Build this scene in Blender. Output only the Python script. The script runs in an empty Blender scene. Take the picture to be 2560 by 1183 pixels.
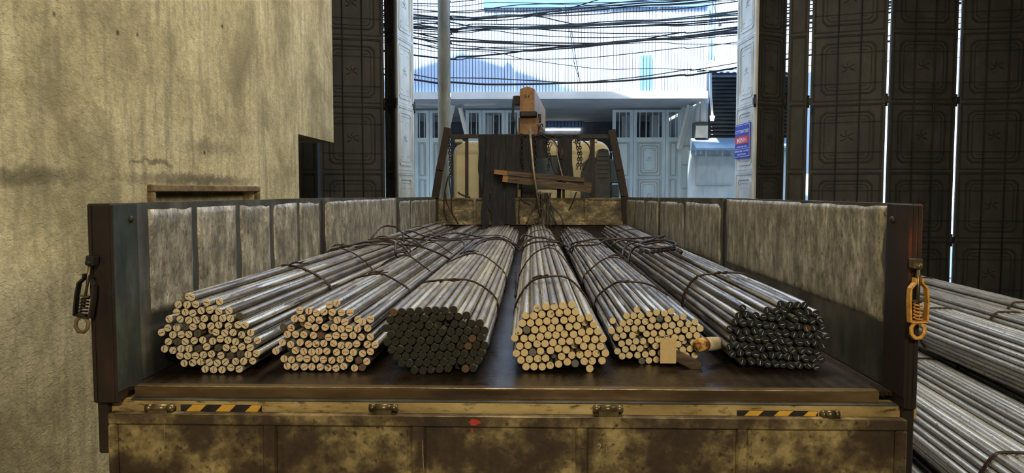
import bpy, math, random
from mathutils import Vector, Matrix, noise
R = random.Random(7)
PI = math.pi
C = bpy.context.scene.collection
S = bpy.context.scene

# ---------------------------------------------------------------- camera
F = 1850.0; YAW = math.atan(50/1850); PITCH = math.atan(113.5/1850)
EYE = Vector((0, 0, 1.766)); DECK = 1.15
cam_d = bpy.data.cameras.new('camera'); cam = bpy.data.objects.new('camera', cam_d); C.objects.link(cam)
cam.location = EYE; cam.rotation_euler = (PI/2 - PITCH, 0, YAW)
cam_d.sensor_width = 36; cam_d.lens = F/2560*36; cam_d.clip_start = .02; cam_d.clip_end = 500
S.camera = cam
Rv = Vector((math.cos(YAW), math.sin(YAW), 0))
Fv = Vector((-math.sin(YAW)*math.cos(PITCH), math.cos(YAW)*math.cos(PITCH), -math.sin(PITCH)))
Uv = Rv.cross(Fv)
def ray(px, py): return Fv + Rv*((px-1280)/F) - Uv*((py-591.5)/F)
def at(px, py, Y):            # measured point of the photograph on the plane y = Y
    d = ray(px, py); return EYE + d*(Y/d.y)
def atz(px, py, z):           # ... on the level z
    d = ray(px, py); return EYE + d*((z-EYE.z)/d.z)
def atx(px, py, x):
    d = ray(px, py); return EYE + d*(x/d.x)

# ---------------------------------------------------------------- world, sun, lights, exposure
S.view_settings.view_transform = 'Standard'; S.view_settings.look = 'None'
S.view_settings.gamma = 1; S.view_settings.use_curve_mapping = False
S.view_settings.exposure = 0.0
w = bpy.data.worlds.new('world'); S.world = w; w.use_nodes = True
nt = w.node_tree; sky = nt.nodes.new('ShaderNodeTexSky'); sky.sky_type = 'NISHITA'
sky.sun_disc = False; sky.sun_elevation = math.radians(60); sky.sun_rotation = math.radians(180)
sky.air_density = 1.3; sky.dust_density = 1.0; sky.ozone_density = 1.5
nt.links.new(sky.outputs[0], nt.nodes['Background'].inputs[0]); nt.nodes['Background'].inputs[1].default_value = 1.45
sd = bpy.data.lights.new('sun', 'SUN'); sd.energy = 20.0; sd.angle = math.radians(.6); sd.color = (1, .95, .86)
sun = bpy.data.objects.new('sun', sd); C.objects.link(sun)
sun.rotation_euler = (math.radians(90-60), 0, math.radians(-25))   # shines towards +y, down
def area(name, loc, target, sx, sy, e, col):
    d = bpy.data.lights.new(name, 'AREA'); d.shape = 'RECTANGLE'; d.size = sx; d.size_y = sy; d.energy = e; d.color = col
    o = bpy.data.objects.new(name, d); C.objects.link(o); o.location = loc
    o.rotation_euler = (Vector(target)-Vector(loc)).to_track_quat('-Z', 'Y').to_euler(); return o
area('warm_fill', (0.3, -2.6, 3.7), (0, 3.2, 1.3), 1.0, .5, 165, (1, .87, .62))  # added unseen warm fill from behind the camera for the bar ends
area('overhead_fill', (.6, 5.2, 7.6), (.3, 5.0, 0), 1.5, 3.6, 340, (1.0, .90, .70))  # added overhead fill for the bar tops, no opening in the roof
area('side_fill', (6.2, 3.4, 5.0), (-2.1, 4.6, 1.9), 3.0, 1.6, 210, (1.0, .88, .62))  # added unseen fill from the right for the left wall

# ---------------------------------------------------------------- materials
def new_mat(name):
    m = bpy.data.materials.new(name); m.use_nodes = True
    return m, m.node_tree, m.node_tree.nodes['Principled BSDF']
def N(t, kind, **kw):
    n = t.nodes.new(kind)
    for k, v in kw.items():
        if k in n.inputs: n.inputs[k].default_value = v
        else: setattr(n, k, v)
    return n
def ramp(t, src, stops):
    r = t.nodes.new('ShaderNodeValToRGB'); e = r.color_ramp.elements
    while len(e) < len(stops): e.new(.5)
    for i, (p, c) in enumerate(stops):
        e[i].position = p
        if isinstance(c, (int, float)): c = (c, c, c)
        e[i].color = (*c, 1)
    t.links.new(src, r.inputs[0]); return r.outputs[0]
def coords(t, scale=(1, 1, 1), src='Object', rnd=False):
    tc = t.nodes.new('ShaderNodeTexCoord'); mp = t.nodes.new('ShaderNodeMapping')
    mp.inputs['Scale'].default_value = scale
    if src == 'World':
        g = t.nodes.new('ShaderNodeNewGeometry'); t.links.new(g.outputs['Position'], mp.inputs[0])
    else: t.links.new(tc.outputs[src], mp.inputs[0])
    if rnd:
        oi = t.nodes.new('ShaderNodeObjectInfo'); ml = N(t, 'ShaderNodeVectorMath', operation='SCALE'); cv = t.nodes.new('ShaderNodeCombineXYZ')
        for i in range(3): t.links.new(oi.outputs['Random'], cv.inputs[i])
        t.links.new(cv.outputs[0], ml.inputs[0]); ml.inputs['Scale'].default_value = 37
        t.links.new(ml.outputs[0], mp.inputs['Location'])
    return mp.outputs[0]
def noi(t, co, scale, detail=5, rough=.6, dist=0):
    n = N(t, 'ShaderNodeTexNoise', Scale=scale, Detail=detail, Roughness=rough, Distortion=dist)
    t.links.new(co, n.inputs['Vector']); return n.outputs['Fac']
def mix(t, fac, a, b, mode='MIX'):
    m = t.nodes.new('ShaderNodeMix'); m.data_type = 'RGBA'; m.blend_type = mode
    for s, v in ((0, fac), (6, a), (7, b)):
        if hasattr(v, 'is_linked') or isinstance(v, bpy.types.NodeSocket): t.links.new(v, m.inputs[s])
        elif s == 0: m.inputs[0].default_value = v
        else: m.inputs[s].default_value = (*v, 1)
    return m.outputs[2]
def math_(t, op, a, b=None):
    m = N(t, 'ShaderNodeMath', operation=op)
    for i, v in enumerate((a, b)):
        if v is None: continue
        if isinstance(v, bpy.types.NodeSocket): t.links.new(v, m.inputs[i])
        else: m.inputs[i].default_value = v
    return m.outputs[0]
def bump(t, b, h, strength=.4, dist=.01):
    n = N(t, 'ShaderNodeBump', Strength=strength, Distance=dist)
    t.links.new(h, n.inputs['Height']); t.links.new(n.outputs[0], b.inputs['Normal'])
def sett(t, b, base=None, rough=None, metal=None):
    for k, v in (('Base Color', base), ('Roughness', rough), ('Metallic', metal)):
        if v is None: continue
        if isinstance(v, bpy.types.NodeSocket): t.links.new(v, b.inputs[k])
        elif isinstance(v, tuple): b.inputs[k].default_value = (*v, 1)
        else: b.inputs[k].default_value = v
def worn(name, stops, scale=(1, 1, 1), ns=6, detail=8, rough=.6, metal=0., bs=.3, bd=.004, bscale=None, src='Object', fine=None, rnd=False, dist=0.):
    m, t, b = new_mat(name); co = coords(t, scale, src, rnd)
    n = noi(t, co, ns, detail, .65, dist); col = ramp(t, n, stops)
    if fine:
        n2 = noi(t, co, ns*7, 4, .6); col = mix(t, ramp(t, n2, [(fine[0], 0.), (fine[1], 1.)]), col, fine[2])
    sett(t, b, col, rough, metal)
    bump(t, b, noi(t, co, bscale or ns*3, 6, .6), bs, bd)
    return m
# plaster of the left wall
def plaster():
    m, t, b = new_mat('plaster'); co = coords(t, (1, 1, 1), 'World')
    big = ramp(t, noi(t, co, 1.3, 10, .66, .4), [(.28, (.22, .19, .11)), (.41, (.38, .335, .20)), (.51, (.60, .53, .33)), (.66, (.80, .72, .48))])
    st = coords(t, (1, 6, .7), 'World')
    streak = ramp(t, noi(t, st, 2.2, 7, .6), [(.34, .35), (.52, 1.)])
    c = mix(t, streak, (.28, .25, .17), big)
    f = ramp(t, noi(t, co, 22, 7, .7, .6), [(.36, 0.), (.56, 1.)])
    c = mix(t, math_(t, 'ADD', math_(t, 'MULTIPLY', f, .5), .5), (.24, .22, .14), c)
    # grimy smears of their own shape
    geo = t.nodes.new('ShaderNodeNewGeometry'); sp = t.nodes.new('ShaderNodeSeparateXYZ'); t.links.new(geo.outputs['Position'], sp.inputs[0])
    wob = math_(t, 'MULTIPLY', math_(t, 'SUBTRACT', noi(t, co, 9, 5, .6), .5), .12)
    def blob(px, py, ry, rz):
        p = atx(px, py, -2.1)
        dy = math_(t, 'DIVIDE', math_(t, 'SUBTRACT', sp.outputs[1], p.y), ry)
        dz = math_(t, 'DIVIDE', math_(t, 'ADD', math_(t, 'SUBTRACT', sp.outputs[2], p.z), wob), rz)
        d = math_(t, 'ADD', math_(t, 'MULTIPLY', dy, dy), math_(t, 'MULTIPLY', dz, dz))
        return ramp(t, d, [(0., 1.), (1., 0.)])
    for (px, py, ry, rz, k) in ((395, 406, .22, .020, .75), (340, 404, .08, .012, .7), (500, 452, 1.1, .05, .8), (50, 440, .55, .05, .65), (530, 370, .5, .07, .45)):
        c = mix(t, math_(t, 'MULTIPLY', blob(px, py, ry, rz), k), c, (.075, .065, .045))
    v = N(t, 'ShaderNodeTexVoronoi', Scale=2.6); t.links.new(co, v.inputs['Vector'])
    c = mix(t, ramp(t, v.outputs['Distance'], [(.022, 1.), (.05, 0.)]), c, (.07, .06, .045))
    sett(t, b, c, .9)
    h = math_(t, 'ADD', noi(t, coords(t, (1, 1, 1.6), 'World'), 34, 6, .65, .8), math_(t, 'MULTIPLY', noi(t, co, 5, 4), 1.2))
    bump(t, b, h, .75, .012); return m
M = {}
M['plaster'] = plaster()
def side_mat():
    m, t, b = new_mat('scuffed side steel'); co = coords(t, (1, 1.3, .8), 'World')
    n = noi(t, co, 8, 14, .70, .15)
    c = ramp(t, n, [(.32, (.12, .112, .095)), (.44, (.28, .262, .22)), (.53, (.47, .44, .365)), (.64, (.80, .76, .65))])
    st = ramp(t, noi(t, coords(t, (1, 3.5, .5), 'World'), 9, 6, .6), [(.42, 0.), (.60, 1.)]); c = mix(t, math_(t, 'MULTIPLY', st, .45), c, (.16, .15, .125))
    sp = ramp(t, noi(t, co, 46, 5, .6, .6), [(.56, 0.), (.66, 1.)]); c = mix(t, math_(t, 'MULTIPLY', sp, .75), c, (.10, .085, .065))
    sett(t, b, c, ramp(t, n, [(.35, .5), (.65, .3)]), .4)
    v = N(t, 'ShaderNodeTexVoronoi', Scale=20.); t.links.new(coords(t, (1, 1.2, .7), 'World'), v.inputs['Vector'])
    dent = ramp(t, v.outputs['Distance'], [(.0, 0.), (.55, 1.)])
    h = math_(t, 'ADD', math_(t, 'MULTIPLY', dent, .5), math_(t, 'ADD', noi(t, co, 14, 6, .65), math_(t, 'MULTIPLY', noi(t, co, 70, 4), .4)))
    bump(t, b, h, .8, .012); return m
M['side'] = side_mat()
M['side_smooth'] = worn('rubbed shaded side steel', [(.3, (.045, .048, .045)), (.5, (.11, .113, .103)), (.7, (.26, .255, .225))], (1, 1, .5), 5, 8, .38, .55, .35, .006, 16, 'World')  # rubbed steel, darkened further to carry the shade low in the bed
M['corner'] = worn('blue grey corner steel', [(.3, (.02, .027, .028)), (.5, (.045, .056, .056)), (.7, (.11, .125, .115))], (1, 1, .35), 9, 8, .5, .4, .3, .004, 20, 'World')
M['post'] = worn('rusty post steel', [(.3, (.007, .005, .004)), (.5, (.018, .010, .007)), (.75, (.05, .02, .012))], (1, 1, .5), 7, 8, .6, .2, .4, .004, 30, 'World')
M['rust'] = worn('red rusted post steel', [(.3, (.007, .005, .004)), (.5, (.018, .010, .007)), (.70, (.13, .038, .014))], (1, 1, .5), 7, 8, .6, .2, .4, .004, 30, 'World')
M['dark'] = worn('grimy dark steel', [(.3, (.008, .007, .006)), (.6, (.03, .025, .02)), (.8, (.07, .055, .04))], (1, 1, 1), 8, 6, .55, .3, .3, .003, 30, 'World')
M['gate_mottle'] = worn('mottled tailgate paint', [(.3, (.028, .017, .010)), (.47, (.065, .042, .022)), (.55, (.15, .11, .05)), (.66, (.38, .29, .13)), (.78, (.55, .44, .24))], (1, 1, 1), 7, 10, .55, .15, .5, .004, 22, 'World', (.54, .72, (.035, .022, .014)))
M['sill'] = worn('worn yellow brown paint', [(.3, (.15, .10, .04)), (.5, (.42, .30, .12)), (.7, (.62, .48, .22))], (.35, 1, 1), 9, 8, .5, .15, .25, .003, 40, 'World', (.56, .72, (.06, .04, .02)))
M['step'] = worn('greasy brown steel', [(.3, (.035, .022, .012)), (.5, (.10, .062, .028)), (.7, (.2, .13, .06))], (.3, 1, 1), 8, 8, .42, .3, .2, .003, 40, 'World')
M['edge'] = worn('worn edge highlight steel', [(.3, (.12, .08, .04)), (.5, (.42, .33, .18)), (.7, (.8, .72, .52))], (1, 1, 1), 14, 6, .3, .6, .1, .001, 40, 'World')  # bare worn edges with their highlights painted in bright
M['head'] = worn('rusting headboard paint', [(.3, (.03, .025, .018)), (.45, (.11, .09, .05)), (.56, (.22, .17, .09)), (.64, (.5, .43, .26)), (.72, (.60, .25, .05))], (1, 1, 1.8), 6, 10, .6, .1, .5, .006, 18, 'World', (.50, .68, (.05, .035, .02)))
M['orange'] = worn('faded orange crane paint', [(.3, (.09, .042, .018)), (.5, (.21, .105, .042)), (.75, (.32, .18, .075))], (1, 1, 1), 5, 8, .5, 0, .2, .003, 20, 'World', (.6, .72, (.08, .04, .025)))
M['yellow_latch'] = worn('yellow latch paint', [(.3, (.38, .17, .03)), (.5, (.72, .36, .07)), (.75, (.85, .5, .14))], (1, 1, 1), 40, 6, .45, .1, .2, .001, 90, 'Object', (.58, .66, (.1, .05, .02)))
M['cab'] = worn('cream cab paint', [(.3, (.42, .36, .22)), (.6, (.55, .48, .30)), (.8, (.62, .56, .38))], (1, 1, 1), 3, 6, .35, 0, .05, .002, 20, 'World')
M['black'] = worn('black plastic', [(.3, (.010, .011, .013)), (.7, (.03, .033, .04))], (1, 1, 1), 12, 5, .5, 0, .2, .002)
M['rubber'] = worn('tyre rubber', [(.3, (.012, .012, .012)), (.7, (.035, .032, .03))], (1, 1, 1), 20, 5, .8, 0, .3, .003)
M['web'] = worn('dark webbing', [(.3, (.004, .0045, .007)), (.5, (.009, .0095, .013)), (.75, (.028, .026, .026))], (4, 4, .4), 9, 6, .85, 0, .5, .003, 60, 'World')
M['timber'] = worn('grimy timber', [(.3, (.025, .017, .012)), (.5, (.07, .045, .028)), (.7, (.15, .10, .055))], (.6, 4, 8), 7, 8, .75, 0, .4, .004, 20, 'World')
M['timber_end'] = worn('raw timber', [(.3, (.16, .08, .03)), (.7, (.36, .19, .07))], (.6, 4, 8), 8, 6, .75, 0, .3, .003)
M['wire'] = worn('rusty black wire', [(.3, (.010, .006, .005)), (.55, (.035, .018, .012)), (.75, (.10, .05, .028))], (1, 1, 1), 30, 5, .5, .4, .2, .001, 60)
M['chain'] = worn('oily chain steel', [(.3, (.012, .010, .010)), (.6, (.045, .035, .03)), (.8, (.12, .08, .05))], (1, 1, 1), 30, 5, .4, .6, .1, .001)
M['pale_wire'] = worn('pale bent wire', [(.3, (.16, .12, .08)), (.7, (.4, .34, .26))], (1, 1, 1), 30, 5, .4, .5, .1, .001)
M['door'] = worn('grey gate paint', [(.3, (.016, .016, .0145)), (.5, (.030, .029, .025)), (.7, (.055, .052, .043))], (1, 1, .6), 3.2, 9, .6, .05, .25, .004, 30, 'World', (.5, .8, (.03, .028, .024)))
M['door_pale'] = worn('daylit gate paint', [(.3, (.42, .43, .40)), (.5, (.58, .58, .54)), (.7, (.72, .71, .65))], (1, 1, .6), 3.2, 9, .55, 0, .25, .004, 30, 'World')  # daylight on the open leaves put into a paler copy of the paint
M['door_relief'] = worn('dark gate relief', [(.3, (.007, .007, .006)), (.7, (.018, .017, .014))], (1, 1, 1), 8, 5, .7, 0, .2, .003, 30, 'World')  # darker tone for raised frames, bars and rods
M['concrete'] = worn('oil stained concrete', [(.3, (.05, .047, .04)), (.5, (.10, .095, .08)), (.7, (.17, .16, .135))], (1, 1, 1), 1.2, 10, .8, 0, .4, .006, 14, 'World')
M['street'] = worn('pale street concrete', [(.3, (.30, .29, .27)), (.7, (.45, .44, .41))], (1, 1, 1), 1.5, 8, .85, 0, .3, .006, 14, 'World')
M['roof'] = worn('warehouse sheet', [(.3, (.13, .125, .11)), (.7, (.24, .23, .20))], (1, 1, 1), 1.5, 8, .7, .1, .2, .006, 10, 'World')
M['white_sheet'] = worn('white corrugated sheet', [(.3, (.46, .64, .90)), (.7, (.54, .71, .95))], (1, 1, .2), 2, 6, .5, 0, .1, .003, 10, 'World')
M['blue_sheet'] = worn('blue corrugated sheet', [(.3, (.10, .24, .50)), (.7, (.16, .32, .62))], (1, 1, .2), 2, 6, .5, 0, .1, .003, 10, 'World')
M['groove'] = worn('shaded sheet groove', [(.3, (.035, .06, .13)), (.7, (.06, .10, .19))], (1, 1, 1), 2, 4, .9, 0, .1, .001)  # shade in the recesses painted as dark blue
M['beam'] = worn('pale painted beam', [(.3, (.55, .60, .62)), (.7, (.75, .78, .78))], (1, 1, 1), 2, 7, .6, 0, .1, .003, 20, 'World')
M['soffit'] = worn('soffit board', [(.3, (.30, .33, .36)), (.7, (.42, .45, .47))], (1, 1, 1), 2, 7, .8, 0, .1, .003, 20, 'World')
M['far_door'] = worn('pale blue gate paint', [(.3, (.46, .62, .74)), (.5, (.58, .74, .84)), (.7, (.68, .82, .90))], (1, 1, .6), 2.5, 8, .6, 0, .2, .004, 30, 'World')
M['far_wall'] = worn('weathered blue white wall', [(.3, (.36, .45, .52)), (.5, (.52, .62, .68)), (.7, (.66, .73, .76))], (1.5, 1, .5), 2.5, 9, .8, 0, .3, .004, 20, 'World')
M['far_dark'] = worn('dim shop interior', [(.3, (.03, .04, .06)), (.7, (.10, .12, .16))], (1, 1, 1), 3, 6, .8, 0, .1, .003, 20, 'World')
M['louvre'] = worn('grey green slats', [(.3, (.045, .055, .06)), (.7, (.10, .115, .12))], (1, 1, 1), 3, 6, .6, 0, .1, .003, 20, 'World')
M['pole'] = worn('weathered concrete pole', [(.3, (.10, .10, .085)), (.7, (.25, .24, .18))], (1, 1, .3), 6, 8, .85, 0, .3, .003, 30, 'World')
M['cable'] = worn('black cable sheath', [(.3, (.012, .014, .018)), (.7, (.035, .04, .05))], (1, 1, 1), 4, 4, .6, 0, .1, .001)
M['cable_teal'] = worn('teal cable sheath', [(.3, (.04, .10, .12)), (.7, (.08, .17, .19))], (1, 1, 1), 4, 4, .6, 0, .1, .001)
M['canopy'] = worn('dented blue grey sheet', [(.3, (.14, .24, .36)), (.7, (.24, .36, .48))], (1, 1, 1), 3, 6, .45, .1, .4, .01, 6, 'World')
M['tag'] = worn('tan cardboard', [(.3, (.62, .44, .20)), (.7, (.72, .53, .27))], (1, 1, 1), 60, 6, .85, 0, .1, .001)
M['tapey'] = worn('hazard yellow', [(.3, (.62, .34, .04)), (.7, (.80, .46, .07))], (1, 1, 1), 30, 5, .5, 0, .1, .001)
M['tapek'] = worn('hazard black', [(.3, (.010, .009, .008)), (.7, (.03, .025, .02))], (1, 1, 1), 30, 5, .5, 0, .1, .001)
M['red'] = worn('red paint blot', [(.3, (.30, .02, .012)), (.7, (.55, .05, .03))], (1, 1, 1), 30, 5, .6, 0, .1, .001)
M['chalk'] = worn('chalk', [(.3, (.35, .30, .22)), (.7, (.6, .55, .42))], (1, 1, 1), 60, 5, .9, 0, .1, .001)
M['hinge'] = worn('greasy hinge brass steel', [(.3, (.05, .04, .025)), (.6, (.22, .17, .09)), (.8, (.5, .42, .26))], (1, 3, 1), 14, 6, .35, .7, .2, .001, 40)
M['paper'] = worn('stained paper wrap', [(.3, (.30, .24, .15)), (.6, (.62, .54, .38)), (.8, (.8, .74, .6))], (1, 8, 1), 10, 6, .7, 0, .2, .002)
M['label_brown'] = worn('printed brown label', [(.4, (.16, .07, .02)), (.5, (.62, .32, .08)), (.7, (.8, .5, .2))], (1, 1, 1), 50, 3, .5, 0, .1, .001)
M['wood_frame'] = worn('stained wooden frame', [(.3, (.07, .045, .018)), (.5, (.16, .11, .05)), (.7, (.27, .20, .10))], (1, 3, 3), 5, 8, .7, 0, .3, .003, 30, 'World')
M['sign_blue'] = worn('sign blue', [(.3, (.05, .07, .42)), (.7, (.07, .10, .50))], (1, 1, 1), 5, 3, .3, 0, .02, .001)
M['sign_red'] = worn('sign red', [(.3, (.70, .05, .05)), (.7, (.8, .08, .07))], (1, 1, 1), 5, 3, .3, 0, .02, .001)
M['sign_white'] = worn('sign white', [(.3, (.80, .82, .84)), (.7, (.88, .9, .9))], (1, 1, 1), 5, 3, .4, 0, .02, .001)
def glass():
    m, t, b = new_mat('tinted cab glass'); sett(t, b, (.06, .085, .10), .08); b.inputs['Specular IOR Level'].default_value = .8; return m
M['glass'] = glass()
def white_glow():
    m, t, b = new_mat('white glow'); b.inputs['Emission Color'].default_value = (1, .98, .9, 1); b.inputs['Emission Strength'].default_value = 8; return m
M['glow'] = white_glow()
def deck_mat():
    m, t, b = new_mat('greasy chequer deck'); co = coords(t, (1, 1, 1), 'World')
    c = ramp(t, noi(t, co, 3, 10, .6, .5), [(.3, (.010, .006, .004)), (.5, (.028, .017, .010)), (.7, (.065, .042, .025))])
    sett(t, b, c, ramp(t, noi(t, co, 4, 6), [(.3, .26), (.7, .46)]), .3); b.inputs['Coat Weight'].default_value = .12; b.inputs['Coat Roughness'].default_value = .25
    g = t.nodes.new('ShaderNodeNewGeometry'); sp = t.nodes.new('ShaderNodeSeparateXYZ'); t.links.new(g.outputs['Position'], sp.inputs[0])
    zig = math_(t, 'PINGPONG', math_(t, 'MULTIPLY', sp.outputs[0], 40.), 1.)
    v = math_(t, 'ADD', math_(t, 'MULTIPLY', sp.outputs[1], 60.), math_(t, 'MULTIPLY', zig, 1.6))
    bars = math_(t, 'PINGPONG', v, .5)
    h = math_(t, 'ADD', math_(t, 'MULTIPLY', ramp(t, bars, [(.25, 0.), (.4, 1.)]), .5), noi(t, co, 25, 5, .6))
    bump(t, b, h, .8, .005); return m
M['deck'] = deck_mat()
def bar_side(name, dark, mid, pale, lo=.44, hi=.52):
    m, t, b = new_mat(name); co = coords(t, (1, .03, 1), 'Object', True)
    n = noi(t, co, 44, 7, .58, .3); f = ramp(t, n, [(lo, 0.), (hi, 1.)])
    oi = t.nodes.new('ShaderNodeObjectInfo')
    base = mix(t, ramp(t, noi(t, coords(t, (1, .3, 1), 'Object', True), 18, 6, .6), [(.35, 0.), (.65, 1.)]), dark, mid)
    sel = math_(t, 'MULTIPLY', f, ramp(t, oi.outputs['Random'], [(0., .05), (.35, .35), (.7, .75), (1., 1.)]))
    c = mix(t, sel, base, pale)
    dots = ramp(t, noi(t, coords(t, (1, .5, 1), 'Object', True), 110, 4, .6), [(.60, 0.), (.66, 1.)])
    c = mix(t, dots, c, (.05, .035, .025))
    sett(t, b, c, ramp(t, f, [(0., .40), (1., .27)]), .5)
    bump(t, b, math_(t, 'ADD', n, noi(t, co, 200, 4)), .15, .001); return m
M['bar_bright'] = bar_side('bright scaled bar', (.06, .043, .03), (.26, .21, .155), (.86, .83, .75), .45, .50)
M['bar_warm'] = bar_side('warm grey bar', (.12, .09, .06), (.36, .30, .215), (.74, .67, .51), .40, .58)
M['bar_dull'] = bar_side('dull scaled bar', (.055, .04, .028), (.23, .19, .14), (.82, .79, .71), .50, .545)
M['rod'] = bar_side('grey rod', (.22, .20, .17), (.46, .43, .37), (.84, .82, .75), .36, .60)
def bar_end(name, c1, c2, stripe=None, r=.0125, sw=.00115, sl=.72, odd=.06, oddc=(.10, .085, .06)):
    m, t, b = new_mat(name); co = coords(t, (1, 1, 1), 'Object', True)
    c = mix(t, ramp(t, noi(t, co, 220, 5, .6, 1.5), [(.35, 0.), (.65, 1.)]), c1, c2)
    stain = ramp(t, noi(t, co, 70, 4, .5), [(.64, 0.), (.68, 1.)]); c = mix(t, stain, c, oddc)
    oi = t.nodes.new('ShaderNodeObjectInfo')
    c = mix(t, math_(t, 'LESS_THAN', oi.outputs['Random'], odd), c, oddc)
    if stripe:
        tc = t.nodes.new('ShaderNodeTexCoord'); sp = t.nodes.new('ShaderNodeSeparateXYZ'); t.links.new(tc.outputs['Object'], sp.inputs[0])
        wob = math_(t, 'MULTIPLY', math_(t, 'SUBTRACT', oi.outputs['Random'], .5), .005)
        bend = math_(t, 'MULTIPLY', math_(t, 'MULTIPLY', sp.outputs[2], sp.outputs[2]), math_(t, 'MULTIPLY', math_(t, 'SUBTRACT', oi.outputs['Random'], .5), 25.))
        ax = math_(t, 'ABSOLUTE', math_(t, 'ADD', math_(t, 'ADD', sp.outputs[0], wob), bend)); az = math_(t, 'ABSOLUTE', sp.outputs[2])
        f = math_(t, 'MULTIPLY', math_(t, 'MULTIPLY', math_(t, 'LESS_THAN', ax, sw), math_(t, 'LESS_THAN', az, r*sl)), math_(t, 'LESS_THAN', sp.outputs[1], .0008))
        c = mix(t, f, c, stripe)
    sett(t, b, c, .7); b.inputs['Specular IOR Level'].default_value = .25; bump(t, b, noi(t, co, 260, 4), .2, .001); return m
CR = ((.66, .53, .33), (.78, .65, .43))
M['end_dark_stripe'] = bar_end('cream end with dark stripe', *CR, (.05, .035, .03))
M['end_red_stripe'] = bar_end('cream end with red stripe', *CR, (.40, .03, .02))
M['end_green'] = bar_end('dark green end', (.018, .019, .016), (.032, .033, .026), None, odd=.03, oddc=(.12, .07, .035))
M['end_yellow'] = bar_end('yellow cream end', (.68, .50, .25), (.80, .63, .36), None, odd=.05, oddc=(.16, .155, .13))
M['end_cream'] = bar_end('pale cream end', (.66, .52, .29), (.78, .63, .38), None, odd=.05, oddc=(.13, .13, .11))
M['end_navy'] = bar_end('navy end with white stripe', (.010, .014, .020), (.022, .028, .032), (.62, .62, .54), odd=.02, sw=.0008, sl=.52, oddc=(.08, .045, .03))

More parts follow.
